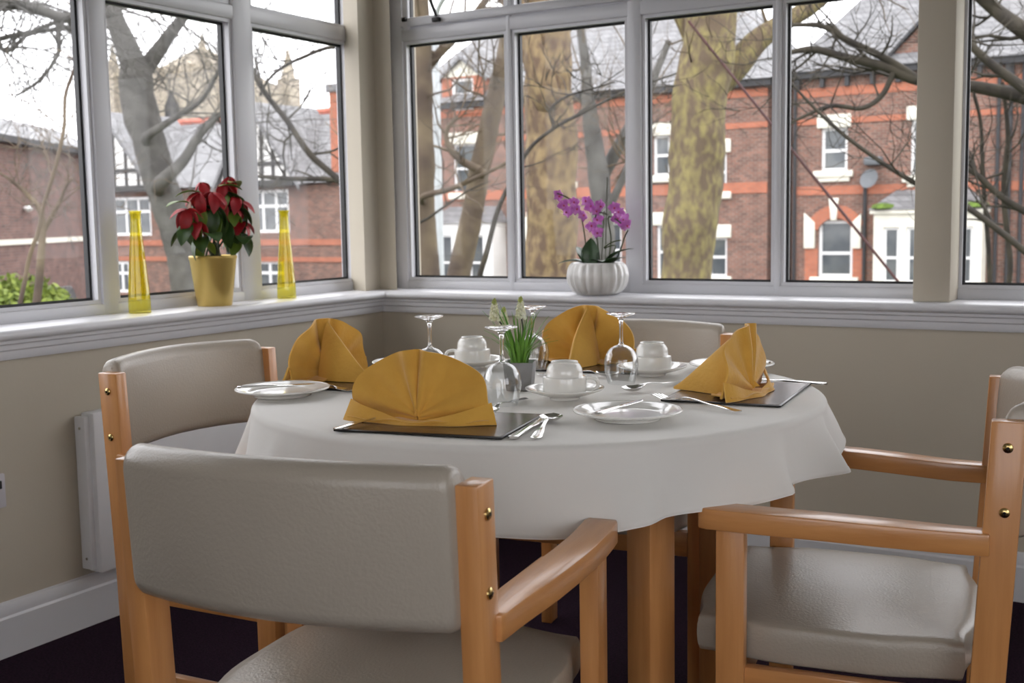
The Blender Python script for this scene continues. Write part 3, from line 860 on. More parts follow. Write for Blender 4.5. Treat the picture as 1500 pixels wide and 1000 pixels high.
def flower_spike(base, top, parent):
    pts = catmull([base, tuple((a + b_) / 2 + c_ for a, b_, c_ in zip(base, top, (0.004, 0, 0.01))), top], 5)
    st = MB().tube(pts, .0016, 6).build('flower_stem', 'stem_green', parent, smooth=True)
    hd = MB(); tip = MB()
    for k in range(46):
        s = k / 46
        rr = .0105 * (1 - s ** 1.6) + .0025
        a = k * 2.4
        q = rr * .55 if s < .75 else rr * .8
        c_ = (top[0] + rr * .62 * math.cos(a), top[1] + rr * .62 * math.sin(a), top[2] - .010 + s * .042)
        sz = .0042 * (1 - .45 * s)
        (hd if s < .74 else tip).lathe([(0.0005, -sz), (sz * .75, -sz * .6), (sz, 0), (sz * .75, sz * .6), (.0005, sz)], 7, c_)
    tag(hd.build('florets', 'floret_white', parent, smooth=True, angle=90), kind='stuff')
    tag(tip.build('tip_buds', 'floret_tip', parent, smooth=True, angle=90), kind='stuff')
flower_spike((-.004, 0, .048), (-.046, -.020, .150), t)
flower_spike((.004, .003, .048), (.003, .002, .152), t)
flower_spike((-.004, .004, .048), (-.030, -.004, .132), t)

# ------------------------------------------------------------------ things on the window sill
def tall_vase(x, y, lab):
    t = tag(empty('tall_vase', (x, y, ZS)), lab, 'vase', 'yellow glass vases on the sill')
    out = [(.030, 0), (.0315, .004), (.0305, .045), (.0270, .10), (.0215, .17), (.0165, .23), (.0145, .262), (.0152, .283), (.0170, .290)]
    inn = [(.0150, .290), (.0132, .282), (.0125, .262), (.0145, .23), (.0195, .17), (.0250, .10), (.0285, .050), (.0270, .040), (.0005, .038)]
    full = catmull(out, 3) + catmull(inn, 3)
    n = 48; vs = []; fs = []
    for j, (r, z) in enumerate(full):
        for k in range(n):
            a = 2 * PI * k / n
            rr = r * (1 + (.018 * math.cos(12 * a) if .01 < z < .27 else 0))
            vs.append((rr * math.cos(a), rr * math.sin(a), z))
    for i in range(len(full) - 1):
        fs += [(i * n + k, i * n + (k + 1) % n, (i + 1) * n + (k + 1) % n, (i + 1) * n + k) for k in range(n)]
    fs += [tuple(range(n - 1, -1, -1)), tuple(range((len(full) - 1) * n, len(full) * n))]
    MB().add(vs, fs).build('glass_body', 'vase_glass', t, smooth=True, angle=70)
    MB().lathe([(.0150, .2885), (.0178, .2885), (.0182, .2905), (.0175, .2925), (.0150, .2925)], 40).build('lip', 'vase_glass', t, smooth=True)
tall_vase(-0.060, -1.078, 'tall yellow glass vase left of the red poinsettia on the sill')
tall_vase(-0.060, -0.450, 'tall yellow glass vase right of the red poinsettia near the corner')

def leaf_mesh(name, mat, L_, W_, droop, fold=.25, wav=0.0, pw=1.0):
    def fn(u, v):
        x_ = (u - .5) * 2
        w_ = W_ / 2 * math.sin(PI * min(1, v ** pw * .97 + .03)) ** .8 * (1 - .15 * v)
        ang = droop * v
        return (x_ * w_, L_ * (math.sin(ang) / droop if abs(droop) > 1e-3 else v), -L_ * ((1 - math.cos(ang)) / droop if abs(droop) > 1e-3 else 0) + abs(x_) * w_ * fold + wav * math.sin(v * 9) * x_)
    return MB().grid(fn, 7, 10).mesh(name, mat, smooth=True, solid=.0007, angle=90)

# poinsettia
t = tag(empty('potted_poinsettia', (-0.055, -0.786, ZS)), 'red poinsettia in a gold pot on the left window sill', 'potted plant'); t.scale = (1.27, 1.27, 1.26)
pot = [(.0, .003), (.040, 0), (.0415, .002), (.0555, .112), (.0575, .116), (.0575, .121), (.0555, .123), (.0535, .121), (.0520, .110), (.0, .104)]
MB().lathe(pot, 48).build('pot', 'gold_pot', t, smooth=True, angle=40)
MB().lathe([(0, .098), (.0525, .100), (.050, .108), (.0, .111)], 24).build('soil', 'soil', t, smooth=True)
rnd = random.Random(12)
red = leaf_mesh('bract', 'bract_red', .062, .032, 1.3, .25)
red2 = leaf_mesh('bract', 'bract_red', .048, .026, 0.7, .3)
grn = leaf_mesh('leaf', 'leaf_green', .078, .046, 1.0, .2)
lim = leaf_mesh('leaf', 'leaf_lime', .062, .036, 0.8, .2)
# in the picture the sill runs along y; view is mostly from +x -y, so spread heads over y and z
heads = [(.02, .045, .240), (.03, -.02, .275), (.01, -.085, .235), (.02, -.055, .275), (-.01, -.020, .300), (.02, .030, .300), (.00, .070, .315), (.03, .055, .265), (.01, .090, .255), (.02, -.060, .205), (.02, .085, .205), (.03, .000, .255)]
for i, h_ in enumerate(heads):
    MB().tube(catmull([(rnd.uniform(-.02, .02), rnd.uniform(-.02, .02), .104), (h_[0] * .45, h_[1] * .35, .104 + (h_[2] - .104) * .55), h_], 5), [.0026] * 11, 6).build('stem', 'stem_green', t, smooth=True)
    nb = 5 if i not in (5, 11, 4) else 3
    for k in range(nb):
        a = 2 * PI * k / nb + rnd.uniform(-.4, .4)
        link('bract', red if k % 2 else red2, t, h_, (rnd.uniform(-1.35, -.1), rnd.uniform(-.4, .4), a), (1, 1, 1))
    for k in range(4):
        a = 2 * PI * k / 5 + rnd.uniform(-.5, .5)
        link('leaf', grn if rnd.random() < .72 else lim, t, (h_[0] * .9, h_[1] * .9, h_[2] - rnd.uniform(.015, .05)), (rnd.uniform(-1.1, -.1), rnd.uniform(-.3, .3), a), (.9, .9, .9))
for k, (h_, a) in enumerate((((.02, -.05, .275), 2.2), ((.01, -.08, .25), 2.9), ((.03, .0, .29), -.4), ((.02, .05, .30), .4), ((.035, .075, .165), -2.4), ((.03, -.045, .175), -2.0))):
    link('leaf', lim if k < 4 else grn, t, h_, (.25, 0, a), (1, 1, 1))

# orchid
t = tag(empty('potted_orchid', (0.872, 0.010, ZS)), 'purple orchid in a white ribbed bowl on the far window sill', 'potted plant'); t.scale = (1.2, 1.08, 1.27)
bowl = catmull([(.045, 0), (.062, .004), (.078, .022), (.0845, .045), (.082, .066), (.0745, .080), (.071, .083)], 4) + [(.068, .081), (.072, .066), (.060, .062), (0, .062)]
MB().lathe(bowl, 120, mod=lambda a, z: 1 + (.075 * (abs(math.cos(a * 11)) ** .7 - .6) if .006 < z < .079 else 0)).build('bowl', 'bowl_white', t, smooth=True, angle=60)
MB().lathe([(0, .060), (.069, .062), (.066, .072), (.03, .078), (0, .079)], 24).build('bark_mulch', 'soil', t, smooth=True)
ol = leaf_mesh('leaf', 'orchid_leaf', .105, .050, .9, .25, pw=.9)
ol2 = leaf_mesh('leaf', 'orchid_leaf', .080, .056, .7, .2, pw=.9)
for (p, rz, rx, me) in (((-.01, -.01, .070), 1.75, .55, ol), ((.02, -.01, .070), -1.45, .95, ol), ((-.012, -.02, .070), .25, 1.75, ol2), ((.0, .01, .075), -2.6, .5, ol2), ((-.02, -.01, .070), 1.1, 1.1, ol2), ((.03, -.015, .070), -1.9, .7, ol2)):
    link('leaf', me, t, p, (rx, 0, rz))
def flower_mesh():
    mb = MB()
    vs = [(0, 0, 0)]; fs = []
    for k in range(5):
        a = R(90 + 72 * k)
        wd = .95 if k in (1, 4) else .62
        L_ = .021 if k in (1, 4) else .019
        base = len(vs)
        for j in range(1, 6):
            v = j / 5
            hw = .011 * wd * math.sin(PI * (v * .86 + .12))
            for q in (-1, 0, 1):
                x_ = math.cos(a) * L_ * v - math.sin(a) * hw * q
                z_ = math.sin(a) * L_ * v + math.cos(a) * hw * q
                vs.append((x_, -.004 * v + .006 * v * v + .002 * abs(q), z_))
        fs.append((0, base, base + 1)); fs.append((0, base + 1, base + 2))
        for j in range(4):
            for q in range(2):
                p = base + j * 3 + q
                fs.append((p, p + 3, p + 4, p + 1))
    mb.add(vs, fs)
    return mb.mesh('flower', 'petal', smooth=True, solid=.0006, angle=90)
fl = flower_mesh()
core = MB().lathe([(0.0005, -.003), (.004, 0), (.003, .006), (.0005, .009)], 8).mesh('lip', 'petal_core', smooth=True)
rnd = random.Random(5)
stems = [[(-.030, 0, .07), (-.038, .0, .15), (-.052, -.01, .225), (-.080, -.02, .250), (-.108, -.03, .262)],
         [(.010, 0, .07), (.000, .0, .14), (.000, -.01, .200), (.020, -.02, .210), (.045, -.03, .205)],
         [(.030, 0, .07), (.042, 0, .14), (.038, -.01, .195), (.060, -.02, .195), (.095, -.03, .175)],
         [(.035, 0, .07), (.062, .0, .10), (.085, -.01, .145), (.100, -.02, .165)]]
for s_ in stems:
    MB().tube(catmull(s_, 5), .0020, 6).build('flower_stem', 'stem_green', t, smooth=True)
MB().tube([(.022, .004, .07), (.030, .004, .30)], .0014, 6).build('support_stick', 'stem_green', t, smooth=True)
MB().tube([(.010, .004, .07), (.020, .004, .215)], .0014, 6).build('support_stick', 'stem_green', t, smooth=True)
MB().tube(catmull([(.03, 0, .075), (.055, .0, .125), (.020, .0, .12), (.050, -.01, .135), (.075, -.01, .140)], 5), .0018, 6).build('air_root', 'stem_green', t, smooth=True)
fpos = [(-.108, .256), (-.095, .232), (-.086, .214), (-.060, .238), (-.048, .220), (-.025, .240), (-.012, .226), (-.030, .204), (.010, .216), (.022, .228), (.008, .192), (-.004, .176), (.016, .160), (.058, .222), (.074, .210), (.066, .196), (.092, .192), (.100, .178), (.084, .180)]
for (x_, z_) in fpos:
    o = link('flower', fl, t, (x_, -.022 + rnd.uniform(-.012, .012), z_), (rnd.uniform(-.5, .3), rnd.uniform(-.6, .6), rnd.uniform(-.2, 1.1)), (.88, .88, .88))
    link('lip', core, o, (0, -.004, -.002), (R(80), 0, 0), (.8, .8, .8))


# ------------------------------------------------------------------ outside: ground, houses, trees
GZ = -2.0
struct(MB().box(-140, 90, -80, 200, GZ - .3, GZ).build('ground', 'tarmac'))
g_ = MB().box(-30, 12, 1.2, 16, GZ, GZ + .04).build('lawn', 'grass_ground')
tag(g_, 'grass lawn outside below the windows', 'lawn', kind='structure')

def quad_window(parent, x, z, w_, h_, y, bars=(), vbars=(), fw=.07, name='window', slide=0.0):
    """frame with glazing bars; its panes are sub-parts. bars: z fractions, vbars: x fractions"""
    zs = [z] + [z + h_ * q for q in bars] + [z + h_]
    xs = [x] + [x + w_ * q for q in vbars] + [x + w_]
    holes = []
    for i in range(len(xs) - 1):
        for j in range(len(zs) - 1):
            holes.append((xs[i] + fw * (1 if i == 0 else .5), xs[i + 1] - fw * (1 if i == len(xs) - 2 else .5), zs[j] + fw * (1 if j == 0 else .5), zs[j + 1] - fw * (1 if j == len(zs) - 2 else .5)))
    o = holed_wall(x, x + w_, z, z + h_, holes, y - .03, y + .04, 'y').build(name, 'house_frame', parent)
    for h in holes:
        MB().box(h[0] - .01, h[1] + .01, y + .005, y + .015, h[2] - .01, h[3] + .01).build('pane', 'house_glass', o)
    return o

def block(parent, name, mat, x0, x1, y0, y1, z0, z1, bevel=0):
    return MB().box(x0, x1, y0, y1, z0, z1).build(name, mat, parent, bevel=bevel)

YF = 30.0
# --- right brick house with arched ground window and painted bay
h = tag(empty('brick_house', (0, 0, 0)), 'red brick house at right with slate roof, arched window and white bay', 'house')
wins = [(-6.78, -6.03, 2.26, 3.50), (-4.30, -3.50, 2.05, 3.60), (-6.83, -5.85, -0.76, 0.86), (0.0, 0.8, 2.1, 3.5)]
holed_wall(-7.62, 3.5, GZ, 5.0, wins, YF, YF + 7, 'y').build('wall', 'brick', h)
for (x0, x1, z0, z1), bar in zip(wins, (.47, .5, .42, .5)):
    quad_window(h, x0, z0, x1 - x0, z1 - z0, YF + .12, bars=(bar,), fw=.085)
for (x0, x1, z0, z1) in (wins[0], wins[1], wins[3]):
    block(h, 'lintel', 'stone_cream', x0 - .12, x1 + .10, YF - .07, YF + .02, z1 - .02, z1 + .36, .03)
    block(h, 'window_sill', 'stone_cream', x0 - .20, x1 + .18, YF - .14, YF + .02, z0 - .17, z0 + .02, .03)
    block(h, 'sill_apron', 'stone_cream', x0 - .08, x1 + .08, YF - .08, YF + .01, z0 - .30, z0 - .16, .03)
for z0, z1 in ((4.38, 4.62), (3.60, 3.76), (1.60, 1.84), (-1.45, -1.20)):
    block(h, 'red_band', 'brick_red', -7.60, 3.5, YF - .03, YF + .01, z0, z1)
# arched head and surround of the ground window
mb = MB(); pts = []
for k in range(13):
    a = R(150 - 120 * k / 12); pts.append((-6.34 + .95 * math.cos(a), .20 + 1.10 * math.sin(a)))
pts += [(-6.34 + .60 * math.cos(R(30 + 120 * k / 8)), .22 + .72 * math.sin(R(30 + 120 * k / 8))) for k in range(9)]
n = len(pts)
top = pts[:13]; bot = pts[13:][::-1]
vs = []; fs = []
bot = [bot[min(8, round(k * 8 / 12))] for k in range(13)]
for yy in (YF - .06, YF + .01):
    vs += [(p[0], yy, p[1]) for p in top] + [(p[0], yy, p[1]) for p in bot]
for k in range(12):
    fs += [(k, k + 1, 13 + k + 1, 13 + k), (26 + k, 26 + 13 + k, 26 + 13 + k + 1, 26 + k + 1), (k, 26 + k, 26 + k + 1, k + 1), (13 + k, 13 + k + 1, 39 + k + 1, 39 + k)]
mb.add(vs, fs).build('arch', 'brick_red', h)
MB().prism([(-6.52, 1.50), (-6.24, 1.50), (-6.30, .86), (-6.46, .86)], YF - .12, YF).build('keystone', 'stone_cream', h, bevel=.02)
MB().prism([(-7.24, .06), (-6.92, .06), (-6.92, .80), (-7.24, 1.10)], YF - .10, YF).build('quoin', 'stone_cream', h, bevel=.02)
MB().prism([(-5.60, .06), (-5.86, .06), (-5.86, .80), (-5.60, 1.05)], YF - .10, YF).build('quoin', 'stone_cream', h, bevel=.02)
block(h, 'jamb_brick', 'brick_red', -7.22, -6.84, YF - .03, YF + .01, -1.2, .06)
block(h, 'jamb_brick', 'brick_red', -5.84, -5.56, YF - .03, YF + .01, -1.2, .06)
block(h, 'window_sill', 'stone_cream', -7.05, -5.65, YF - .15, YF + .02, -.93, -.76, .03)
# bay
by = YF - .8
bay = holed_wall(-5.08, -2.28, GZ, 1.06, [(-4.82, -4.40, -.86, .66), (-4.20, -3.20, -.86, .66), (-2.95, -2.50, -.86, .66)], by, YF, 'y').build('bay', 'stone_cream', h)
for x0, x1 in ((-4.82, -4.40), (-4.20, -3.20), (-2.95, -2.50)):
    quad_window(h, x0, -.86, x1 - x0, 1.52, by + .12, bars=(.45,), vbars=(() if x1 - x0 < .6 else (.5,)), fw=.07, name='bay_window')
block(h, 'cornice', 'stone_cream', -5.18, -2.18, by - .10, YF, 1.02, 1.14, .03)
MB().add([(-5.22, by - .14, 1.14), (-2.14, by - .14, 1.14), (-2.14, YF, 1.14), (-5.22, YF, 1.14), (-4.62, YF, 1.70), (-2.74, YF, 1.70)], [(0, 1, 5, 4), (1, 2, 5), (3, 0, 4), (2, 3, 4, 5), (3, 2, 1, 0)]).build('bay_roof', 'slate', h)
for mx in (-4.85, -2.45):
    mbm = MB().lathe([(.0, 0), (.32, .02), (.26, .12), (.08, .17), (.0, .17)], 14, (0, 0, 0), mod=lambda a, z: 1 + .25 * math.sin(3 * a) + .15 * math.sin(7 * a))
    mbm.build('moss_clump', 'moss', h, loc=(mx, by - .02, 1.16), smooth=True)
# eaves, gutter, roof, pipes
block(h, 'fascia', 'gutter_black', -7.85, 3.7, YF - .25, YF + .05, 4.90, 5.10)
for k in range(16):
    block(h, 'bracket', 'gutter_black', -7.5 + k * .7, -7.38 + k * .7, YF - .18, YF + .02, 4.62, 4.92)
MB().add([(-7.9, YF - .35, 5.08), (3.8, YF - .35, 5.08), (3.8, YF + 3.6, 9.4), (-4.4, YF + 3.6, 9.4), (-7.9, YF + 7.3, 5.08), (3.8, YF + 7.3, 5.08)], [(0, 1, 2, 3), (0, 3, 4), (4, 3, 2, 5), (1, 5, 2), (0, 4, 5, 1)]).build('roof', 'slate', h)
MB().tube([(-4.4, YF + 3.6, 9.42), (3.8, YF + 3.6, 9.42)], .12, 6).build('ridge', 'slate', h)
dg = MB().prism([(-4.75, 5.05), (-3.35, 5.05), (-3.35, 5.45), (-4.05, 6.15), (-4.75, 5.45)], YF - .05, YF + 1.6).build('dormer', 'brick', h)
MB().add([(-4.95, YF - .2, 5.35), (-4.05, YF - .2, 6.30), (-3.15, YF - .2, 5.35), (-4.95, YF + 1.8, 5.35), (-4.05, YF + 1.8, 6.30), (-3.15, YF + 1.8, 5.35), (-4.95, YF - .2, 5.25), (-4.05, YF - .2, 6.18), (-3.15, YF - .2, 5.25)], [(0, 1, 4, 3), (1, 2, 5, 4), (0, 6, 7, 1), (1, 7, 8, 2)]).build('dormer_roof', 'gutter_black', h)
block(h, 'dormer_stone', 'stone_cream', -3.95, -3.45, YF - .1, YF, 4.95, 5.4, .03)
for px in (-5.50, -7.52, -1.75, -1.45, -1.0, -2.05):
    MB().tube([(px, YF - .09, GZ), (px, YF - .09, 4.9 if px != -5.50 else 2.2)], .055, 8).build('drainpipe', 'gutter_black', h, smooth=True)
dsh = MB().lathe([(0, 0), (.16, .03), (.27, .09), (.28, .10), (.15, .05), (0, .02)], 20).build('satellite_dish', 'dish_grey', h, loc=(-5.3, YF - .3, 1.98), rot=(R(70), 0, R(-20)), smooth=True)
MB().tube([(-5.3, YF, 1.95), (-5.3, YF - .28, 1.98)], .02, 6).build('dish_arm', 'dish_grey', dsh.parent, smooth=True)
block(h, 'wall_lantern', 'dish_grey', -5.50, -5.02, YF - .35, YF, 2.38, 2.62, .05)

# --- middle house, partly behind the plane trees
h = tag(empty('brick_house', (0, 0, 0)), 'long brick house with gabled dormer seen behind the tree trunks', 'house')
wins = [(-19.42, -18.52, 1.95, 3.62), (-12.00, -11.45, 2.30, 3.55), (-15.6, -14.8, 2.2, 3.6), (-9.95, -9.62, 1.75, 2.95), (-13.9, -13.1, -.9, .9), (-10.2, -9.6, -.8, .4), (-16.4, -15.6, -.9, .9), (-11.9, -11.2, -.9, .8)]
holed_wall(-21.6, -8.36, GZ, 4.85, wins, YF, YF + 8, 'y').build('wall', 'brick', h)
for (x0, x1, z0, z1) in wins:
    quad_window(h, x0, z0, x1 - x0, z1 - z0, YF + .12, bars=(.5,), fw=.08)
    block(h, 'lintel', 'stone_cream', x0 - .14, x1 + .14, YF - .07, YF + .02, z1 - .02, z1 + .38, .03)
    block(h, 'window_sill', 'stone_cream', x0 - .16, x1 + .16, YF - .13, YF + .02, z0 - .20, z0 + .02, .03)
for z0, z1 in ((4.52, 4.74), (3.62, 3.78), (1.70, 2.02)):
    block(h, 'red_band', 'brick_red', -21.5, -8.36, YF - .03, YF + .01, z0, z1)
block(h, 'fascia', 'gutter_black', -21.8, -8.2, YF - .25, YF + .05, 4.80, 5.02)
MB().add([(-21.9, YF - .35, 5.0), (-8.1, YF - .35, 5.0), (-10.9, YF + 4, 8.6), (-19.4, YF + 4, 8.6), (-21.9, YF + 8.3, 5.0), (-8.1, YF + 8.3, 5.0)], [(0, 1, 2, 3), (1, 5, 2), (5, 4, 3, 2), (4, 0, 3), (0, 4, 5, 1)]).build('roof', 'slate', h)
block(h, 'chimney', 'brick', -14.6, -13.6, YF + 3.6, YF + 4.4, 8.0, 10.2)
gb = holed_wall(-19.75, -18.05, 4.6, 5.85, [(-19.38, -18.48, 4.72, 5.80)], YF - .1, YF + 2, 'y').build('gable', 'brick_red', h)
quad_window(h, -19.38, 4.72, .90, 1.08, YF + .02, bars=(.5,), fw=.10)
MB().prism([(-19.75, 5.85), (-18.05, 5.85), (-18.90, 6.42)], YF - .1, YF + 2).build('gable_top', 'stone_cream', h)
MB().add([(-19.95, YF - .25, 5.72), (-18.90, YF - .25, 6.52), (-17.85, YF - .25, 5.72), (-19.95, YF + 2, 5.72), (-18.90, YF + 2, 6.52), (-17.85, YF + 2, 5.72), (-19.95, YF - .25, 5.60), (-18.90, YF - .25, 6.40), (-17.85, YF - .25, 5.60)], [(0, 1, 4, 3), (1, 2, 5, 4), (0, 6, 7, 1), (1, 7, 8, 2)]).build('gable_roof', 'slate', h)
by = YF - .9
holed_wall(-19.9, -17.35, GZ, .95, [(-19.6, -18.95, -1.0, .55), (-18.80, -17.70, -1.0, .55)], by, YF, 'y').build('bay', 'render_white', h)
quad_window(h, -19.6, -1.0, .65, 1.55, by + .1, bars=(.4,), name='bay_window')
quad_window(h, -18.80, -1.0, 1.1, 1.55, by + .1, bars=(.4,), vbars=(.5,), name='bay_window')
MB().add([(-20.0, by - .1, .95), (-17.25, by - .1, .95), (-17.25, YF, .95), (-20.0, YF, .95), (-19.6, YF, 1.5), (-17.6, YF, 1.5)], [(0, 1, 5, 4), (1, 2, 5), (3, 0, 4), (2, 3, 4, 5), (3, 2, 1, 0)]).build('bay_roof', 'slate', h)
block(h, 'porch_column', 'stone_cream', -16.3, -15.95, YF - .9, YF - .5, GZ, .8, .04)
block(h, 'door_surround', 'stone_cream', -17.0, -15.9, YF - .5, YF, .7, 1.1, .04)

# --- half-timbered house across the street, through the left window
h = tag(empty('timbered_house', (0, 0, 0)), 'half-timbered brick house with white gables seen through the left window', 'house')
wins = [(-36.50, -34.25, .62, 2.20), (-36.6, -35.7, -1.75, -.45), (-28.85, -26.85, .68, 2.30), (-28.7, -27.2, -1.6, -.40), (-33.3, -32.2, -1.7, -.5)]
holed_wall(-38.5, -23.9, GZ, 2.45, wins, YF, YF + 8, 'y').build('wall', 'brick', h)
for (x0, x1, z0, z1), vb in zip(wins, ((.34, .67), (.5,), (.34, .67), (.5,), (.5,))):
    quad_window(h, x0, z0, x1 - x0, z1 - z0, YF + .08, bars=(.62,), vbars=vb, fw=.11)
for z0, z1 in ((.20, .42), (-.42, -.25)):
    block(h, 'red_band', 'brick_red', -38.5, -23.9, YF - .04, YF + .01, z0, z1)
block(h, 'jetty_beam', 'timber_black', -38.5, -33.6, YF - .5, YF, 2.42, 2.66)
block(h, 'jetty_beam', 'timber_black', -29.6, -26.2, YF - .5, YF, 2.42, 2.66)
for xa, xb, xp, zp in ((-38.6, -33.7, -36.15, 5.45), (-29.9, -26.1, -28.2, 5.35)):
    MB().prism([(xa, 2.66), (xb, 2.66), (xp, zp)], YF - .4, YF + 3).build('gable', 'render_white', h)
    nn = 7
    for k in range(1, nn):
        x_ = xa + (xb - xa) * k / nn
        zt_ = 2.66 + (zp - 2.66) * (1 - abs(x_ - xp) / ((xb - xa) / 2)) - .12
        block(h, 'timber_stud', 'timber_black', x_ - .07, x_ + .07, YF - .45, YF - .39, 2.66, max(2.8, zt_))
    block(h, 'timber_rail', 'timber_black', xa + .55, xb - .55, YF - .46, YF - .39, 3.18, 3.34)
    d_ = .28
    MB().add([(xa - .3, YF - .6, 2.45), (xp, YF - .6, zp + .25), (xb + .3, YF - .6, 2.45), (xa - .3, YF + 3.4, 2.45), (xp, YF + 3.4, zp + .25), (xb + .3, YF + 3.4, 2.45),
              (xa - .3, YF - .6, 2.20), (xp, YF - .6, zp), (xb + .3, YF - .6, 2.20)], [(0, 1, 4, 3), (1, 2, 5, 4), (0, 6, 7, 1), (1, 7, 8, 2)]).build('gable_roof', 'slate', h)
MB().add([(-38.8, YF - .3, 2.5), (-23.7, YF - .3, 2.5), (-23.7, YF + 4, 5.5), (-38.8, YF + 4, 5.5), (-38.8, YF + 8.3, 2.5), (-23.7, YF + 8.3, 2.5)], [(0, 1, 2, 3), (3, 2, 5, 4), (1, 5, 2), (4, 0, 3), (0, 4, 5, 1)]).build('roof', 'slate', h)
MB().tube([(-38.8, YF + 4, 5.52), (-23.7, YF + 4, 5.52)], .16, 6).build('ridge', 'ridge_tile', h)
block(h, 'chimney', 'brick_red', -24.9, -24.0, YF + .2, YF + 1.3, 2.0, 5.75)
block(h, 'chimney_cap', 'slate', -25.0, -23.9, YF + .1, YF + 1.4, 5.75, 6.05, .03)
MB().tube([(-30.4, YF + .1, 2.7), (-29.2, YF + 3.9, 5.5)], .09, 6).build('verge', 'stone_cream', h)

# --- church tower far behind
h = tag(empty('church_tower', (0, 0, 0)), 'square stone church tower rising behind the timbered house', 'tower')
block(h, 'shaft', 'tower_stone', -88.3, -76.2, 75, 87, GZ, 14.6)
for k in range(7):
    x_ = -88.3 + 12.1 * k / 6
    block(h, 'merlon', 'tower_stone', x_ - .55, x_ + .55, 74.8, 75.6, 14.6, 15.7)
for x_ in (-88.2, -76.3):
    for y_ in (75.2, 86.8):
        block(h, 'buttress', 'tower_stone', x_ - .8, x_ + .8, y_ - .8, y_ + .8, GZ, 15.3)
        MB().lathe([(.75, 15.3), (.55, 16.2), (.0, 18.6)], 8, (x_, y_, 0)).build('pinnacle', 'tower_stone', h)
for x_ in (-84.2, -80.2):
    MB().prism([(x_ - .8, 8.6), (x_ + .8, 8.6), (x_ + .8, 12.0), (x_, 13.3), (x_ - .8, 12.0)], 74.7, 75.05).build('belfry_louvre', 'timber_black', h)
MB().add([(-87, 76, 14.7), (-77.5, 76, 14.7), (-77.5, 86, 14.7), (-87, 86, 14.7), (-82.2, 81, 18.4)], [(0, 1, 4), (1, 2, 4), (2, 3, 4), (3, 0, 4), (3, 2, 1, 0)]).build('roof', 'tower_stone', h)

# --- plain brick block at the far left
h = tag(empty('brick_block', (-23.92, 15.8, 0), math.atan2(5.08, -3.2)), 'plain brick building with grey flat-topped roof at far left', 'building')
# local x runs along the wall away from us; local +y is behind the wall
block(h, 'wall', 'brick_dull', -9, 7.2, 0, 9, GZ, 3.25)
MB().add([(-9.2, -.25, 3.38), (7.4, -.25, 3.38), (7.4, 1.2, 4.12), (-9.2, 1.2, 4.12), (-9.2, 9.2, 4.12), (7.4, 9.2, 4.12), (-9.2, 9.2, 3.38), (7.4, 9.2, 3.38)], [(0, 1, 2, 3), (3, 2, 5, 4), (1, 7, 5, 2), (0, 3, 4, 6), (4, 5, 7, 6), (0, 6, 7, 1)]).build('roof', 'slate', h)
block(h, 'fascia', 'gutter_black', -9.2, 7.4, -.28, .02, 3.22, 3.40)
block(h, 'stone_band', 'stone_cream', -9, 7.2, -.04, .01, .60, .74)
block(h, 'roof_vent', 'pole_grey', .05, .28, .1, .4, 3.45, 4.2)
MB().lathe([(0, -.10), (.10, -.05), (.13, 0), (.10, .05), (0, .10)], 14).build('wall_light', 'render_white', h, loc=(1.2, -.12, 1.55), smooth=True)

# --- street lamp, dark car, hedge
h = tag(empty('street_lamp', (-6.43, 9.88, GZ)), 'pale grey street lamp post behind the left back pane', 'street lamp')
MB().tube([(0, 0, 0), (0, 0, 1.2), (0, 0, 1.22), (0, 0, 5.6)], [.085, .085, .06, .05], 14).build('post', 'pole_grey', h, smooth=True)
MB().tube(catmull([(0, 0, 5.55), (.1, -.05, 5.9), (.5, -.3, 6.1)], 4), .035, 10).build('arm', 'pole_grey', h, smooth=True)
block(h, 'lantern', 'pole_grey', .42, .95, -.48, -.20, 6.04, 6.16, .04)
h = tag(empty('parked_car', (-21.4, 14.4, GZ), R(122)), 'dark parked car low in the left window pane', 'car')
body = MB().prism([(-2.0, .35), (2.0, .35), (2.05, .75), (1.95, 1.0), (1.2, 1.08), (.75, 1.62), (-1.2, 1.66), (-1.85, 1.1), (-2.05, .95), (-2.05, .5)], -.85, .85, 'y').build('body', 'car_paint', h, bevel=.06)
MB().prism([(1.05, 1.12), (.68, 1.56), (-1.12, 1.60), (-1.65, 1.14)], -.875, .875, 'y').build('side_glass', 'house_glass', h)
for x_ in (-1.3, 1.3):
    for y_ in (-.78, .78):
        MB().lathe([(0, -.1), (.22, -.1), (.33, -.08), (.34, 0), (.33, .08), (.22, .1), (0, .1)], 20).build('wheel', 'tyre', h, loc=(x_, y_, .34), rot=(R(90), 0, 0), smooth=True)
h = tag(empty('hedge_bush', (-17.4, 11.2, GZ)), 'yellow-green leafy bush low in the far left pane', 'bush')
rnd = random.Random(8); mb = MB()
for k in range(5200):
    a = rnd.uniform(0, 2 * PI); q = rnd.uniform(-1, 1); rr = rnd.uniform(.75, 1.05)
    sx, sy, sz = 1.25, 1.1, .95
    p = Vector((sx * rr * math.sqrt(1 - q * q) * math.cos(a), sy * rr * math.sqrt(1 - q * q) * math.sin(a), 1.05 + sz * rr * q + .12 * math.sin(3 * a)))
    d1 = Vector((rnd.uniform(-1, 1), rnd.uniform(-1, 1), rnd.uniform(-1, 1))).normalized() * .09
    d2 = d1.cross(Vector((rnd.uniform(-1, 1), rnd.uniform(-1, 1), rnd.uniform(-1, 1)))).normalized() * .045
    mb.add([p - d1, p + d2, p + d1, p - d2], [(0, 1, 2, 3)])
tag(mb.build('foliage', 'hedge_leaf', h), kind='stuff')
for k in range(5):
    a = k * 1.3
    MB().tube([(0.1 * math.cos(a), .1 * math.sin(a), 0), (.5 * math.cos(a), .5 * math.sin(a), 1.3)], [.035, .012], 6).build('stem', 'brown_bark', h, smooth=True)

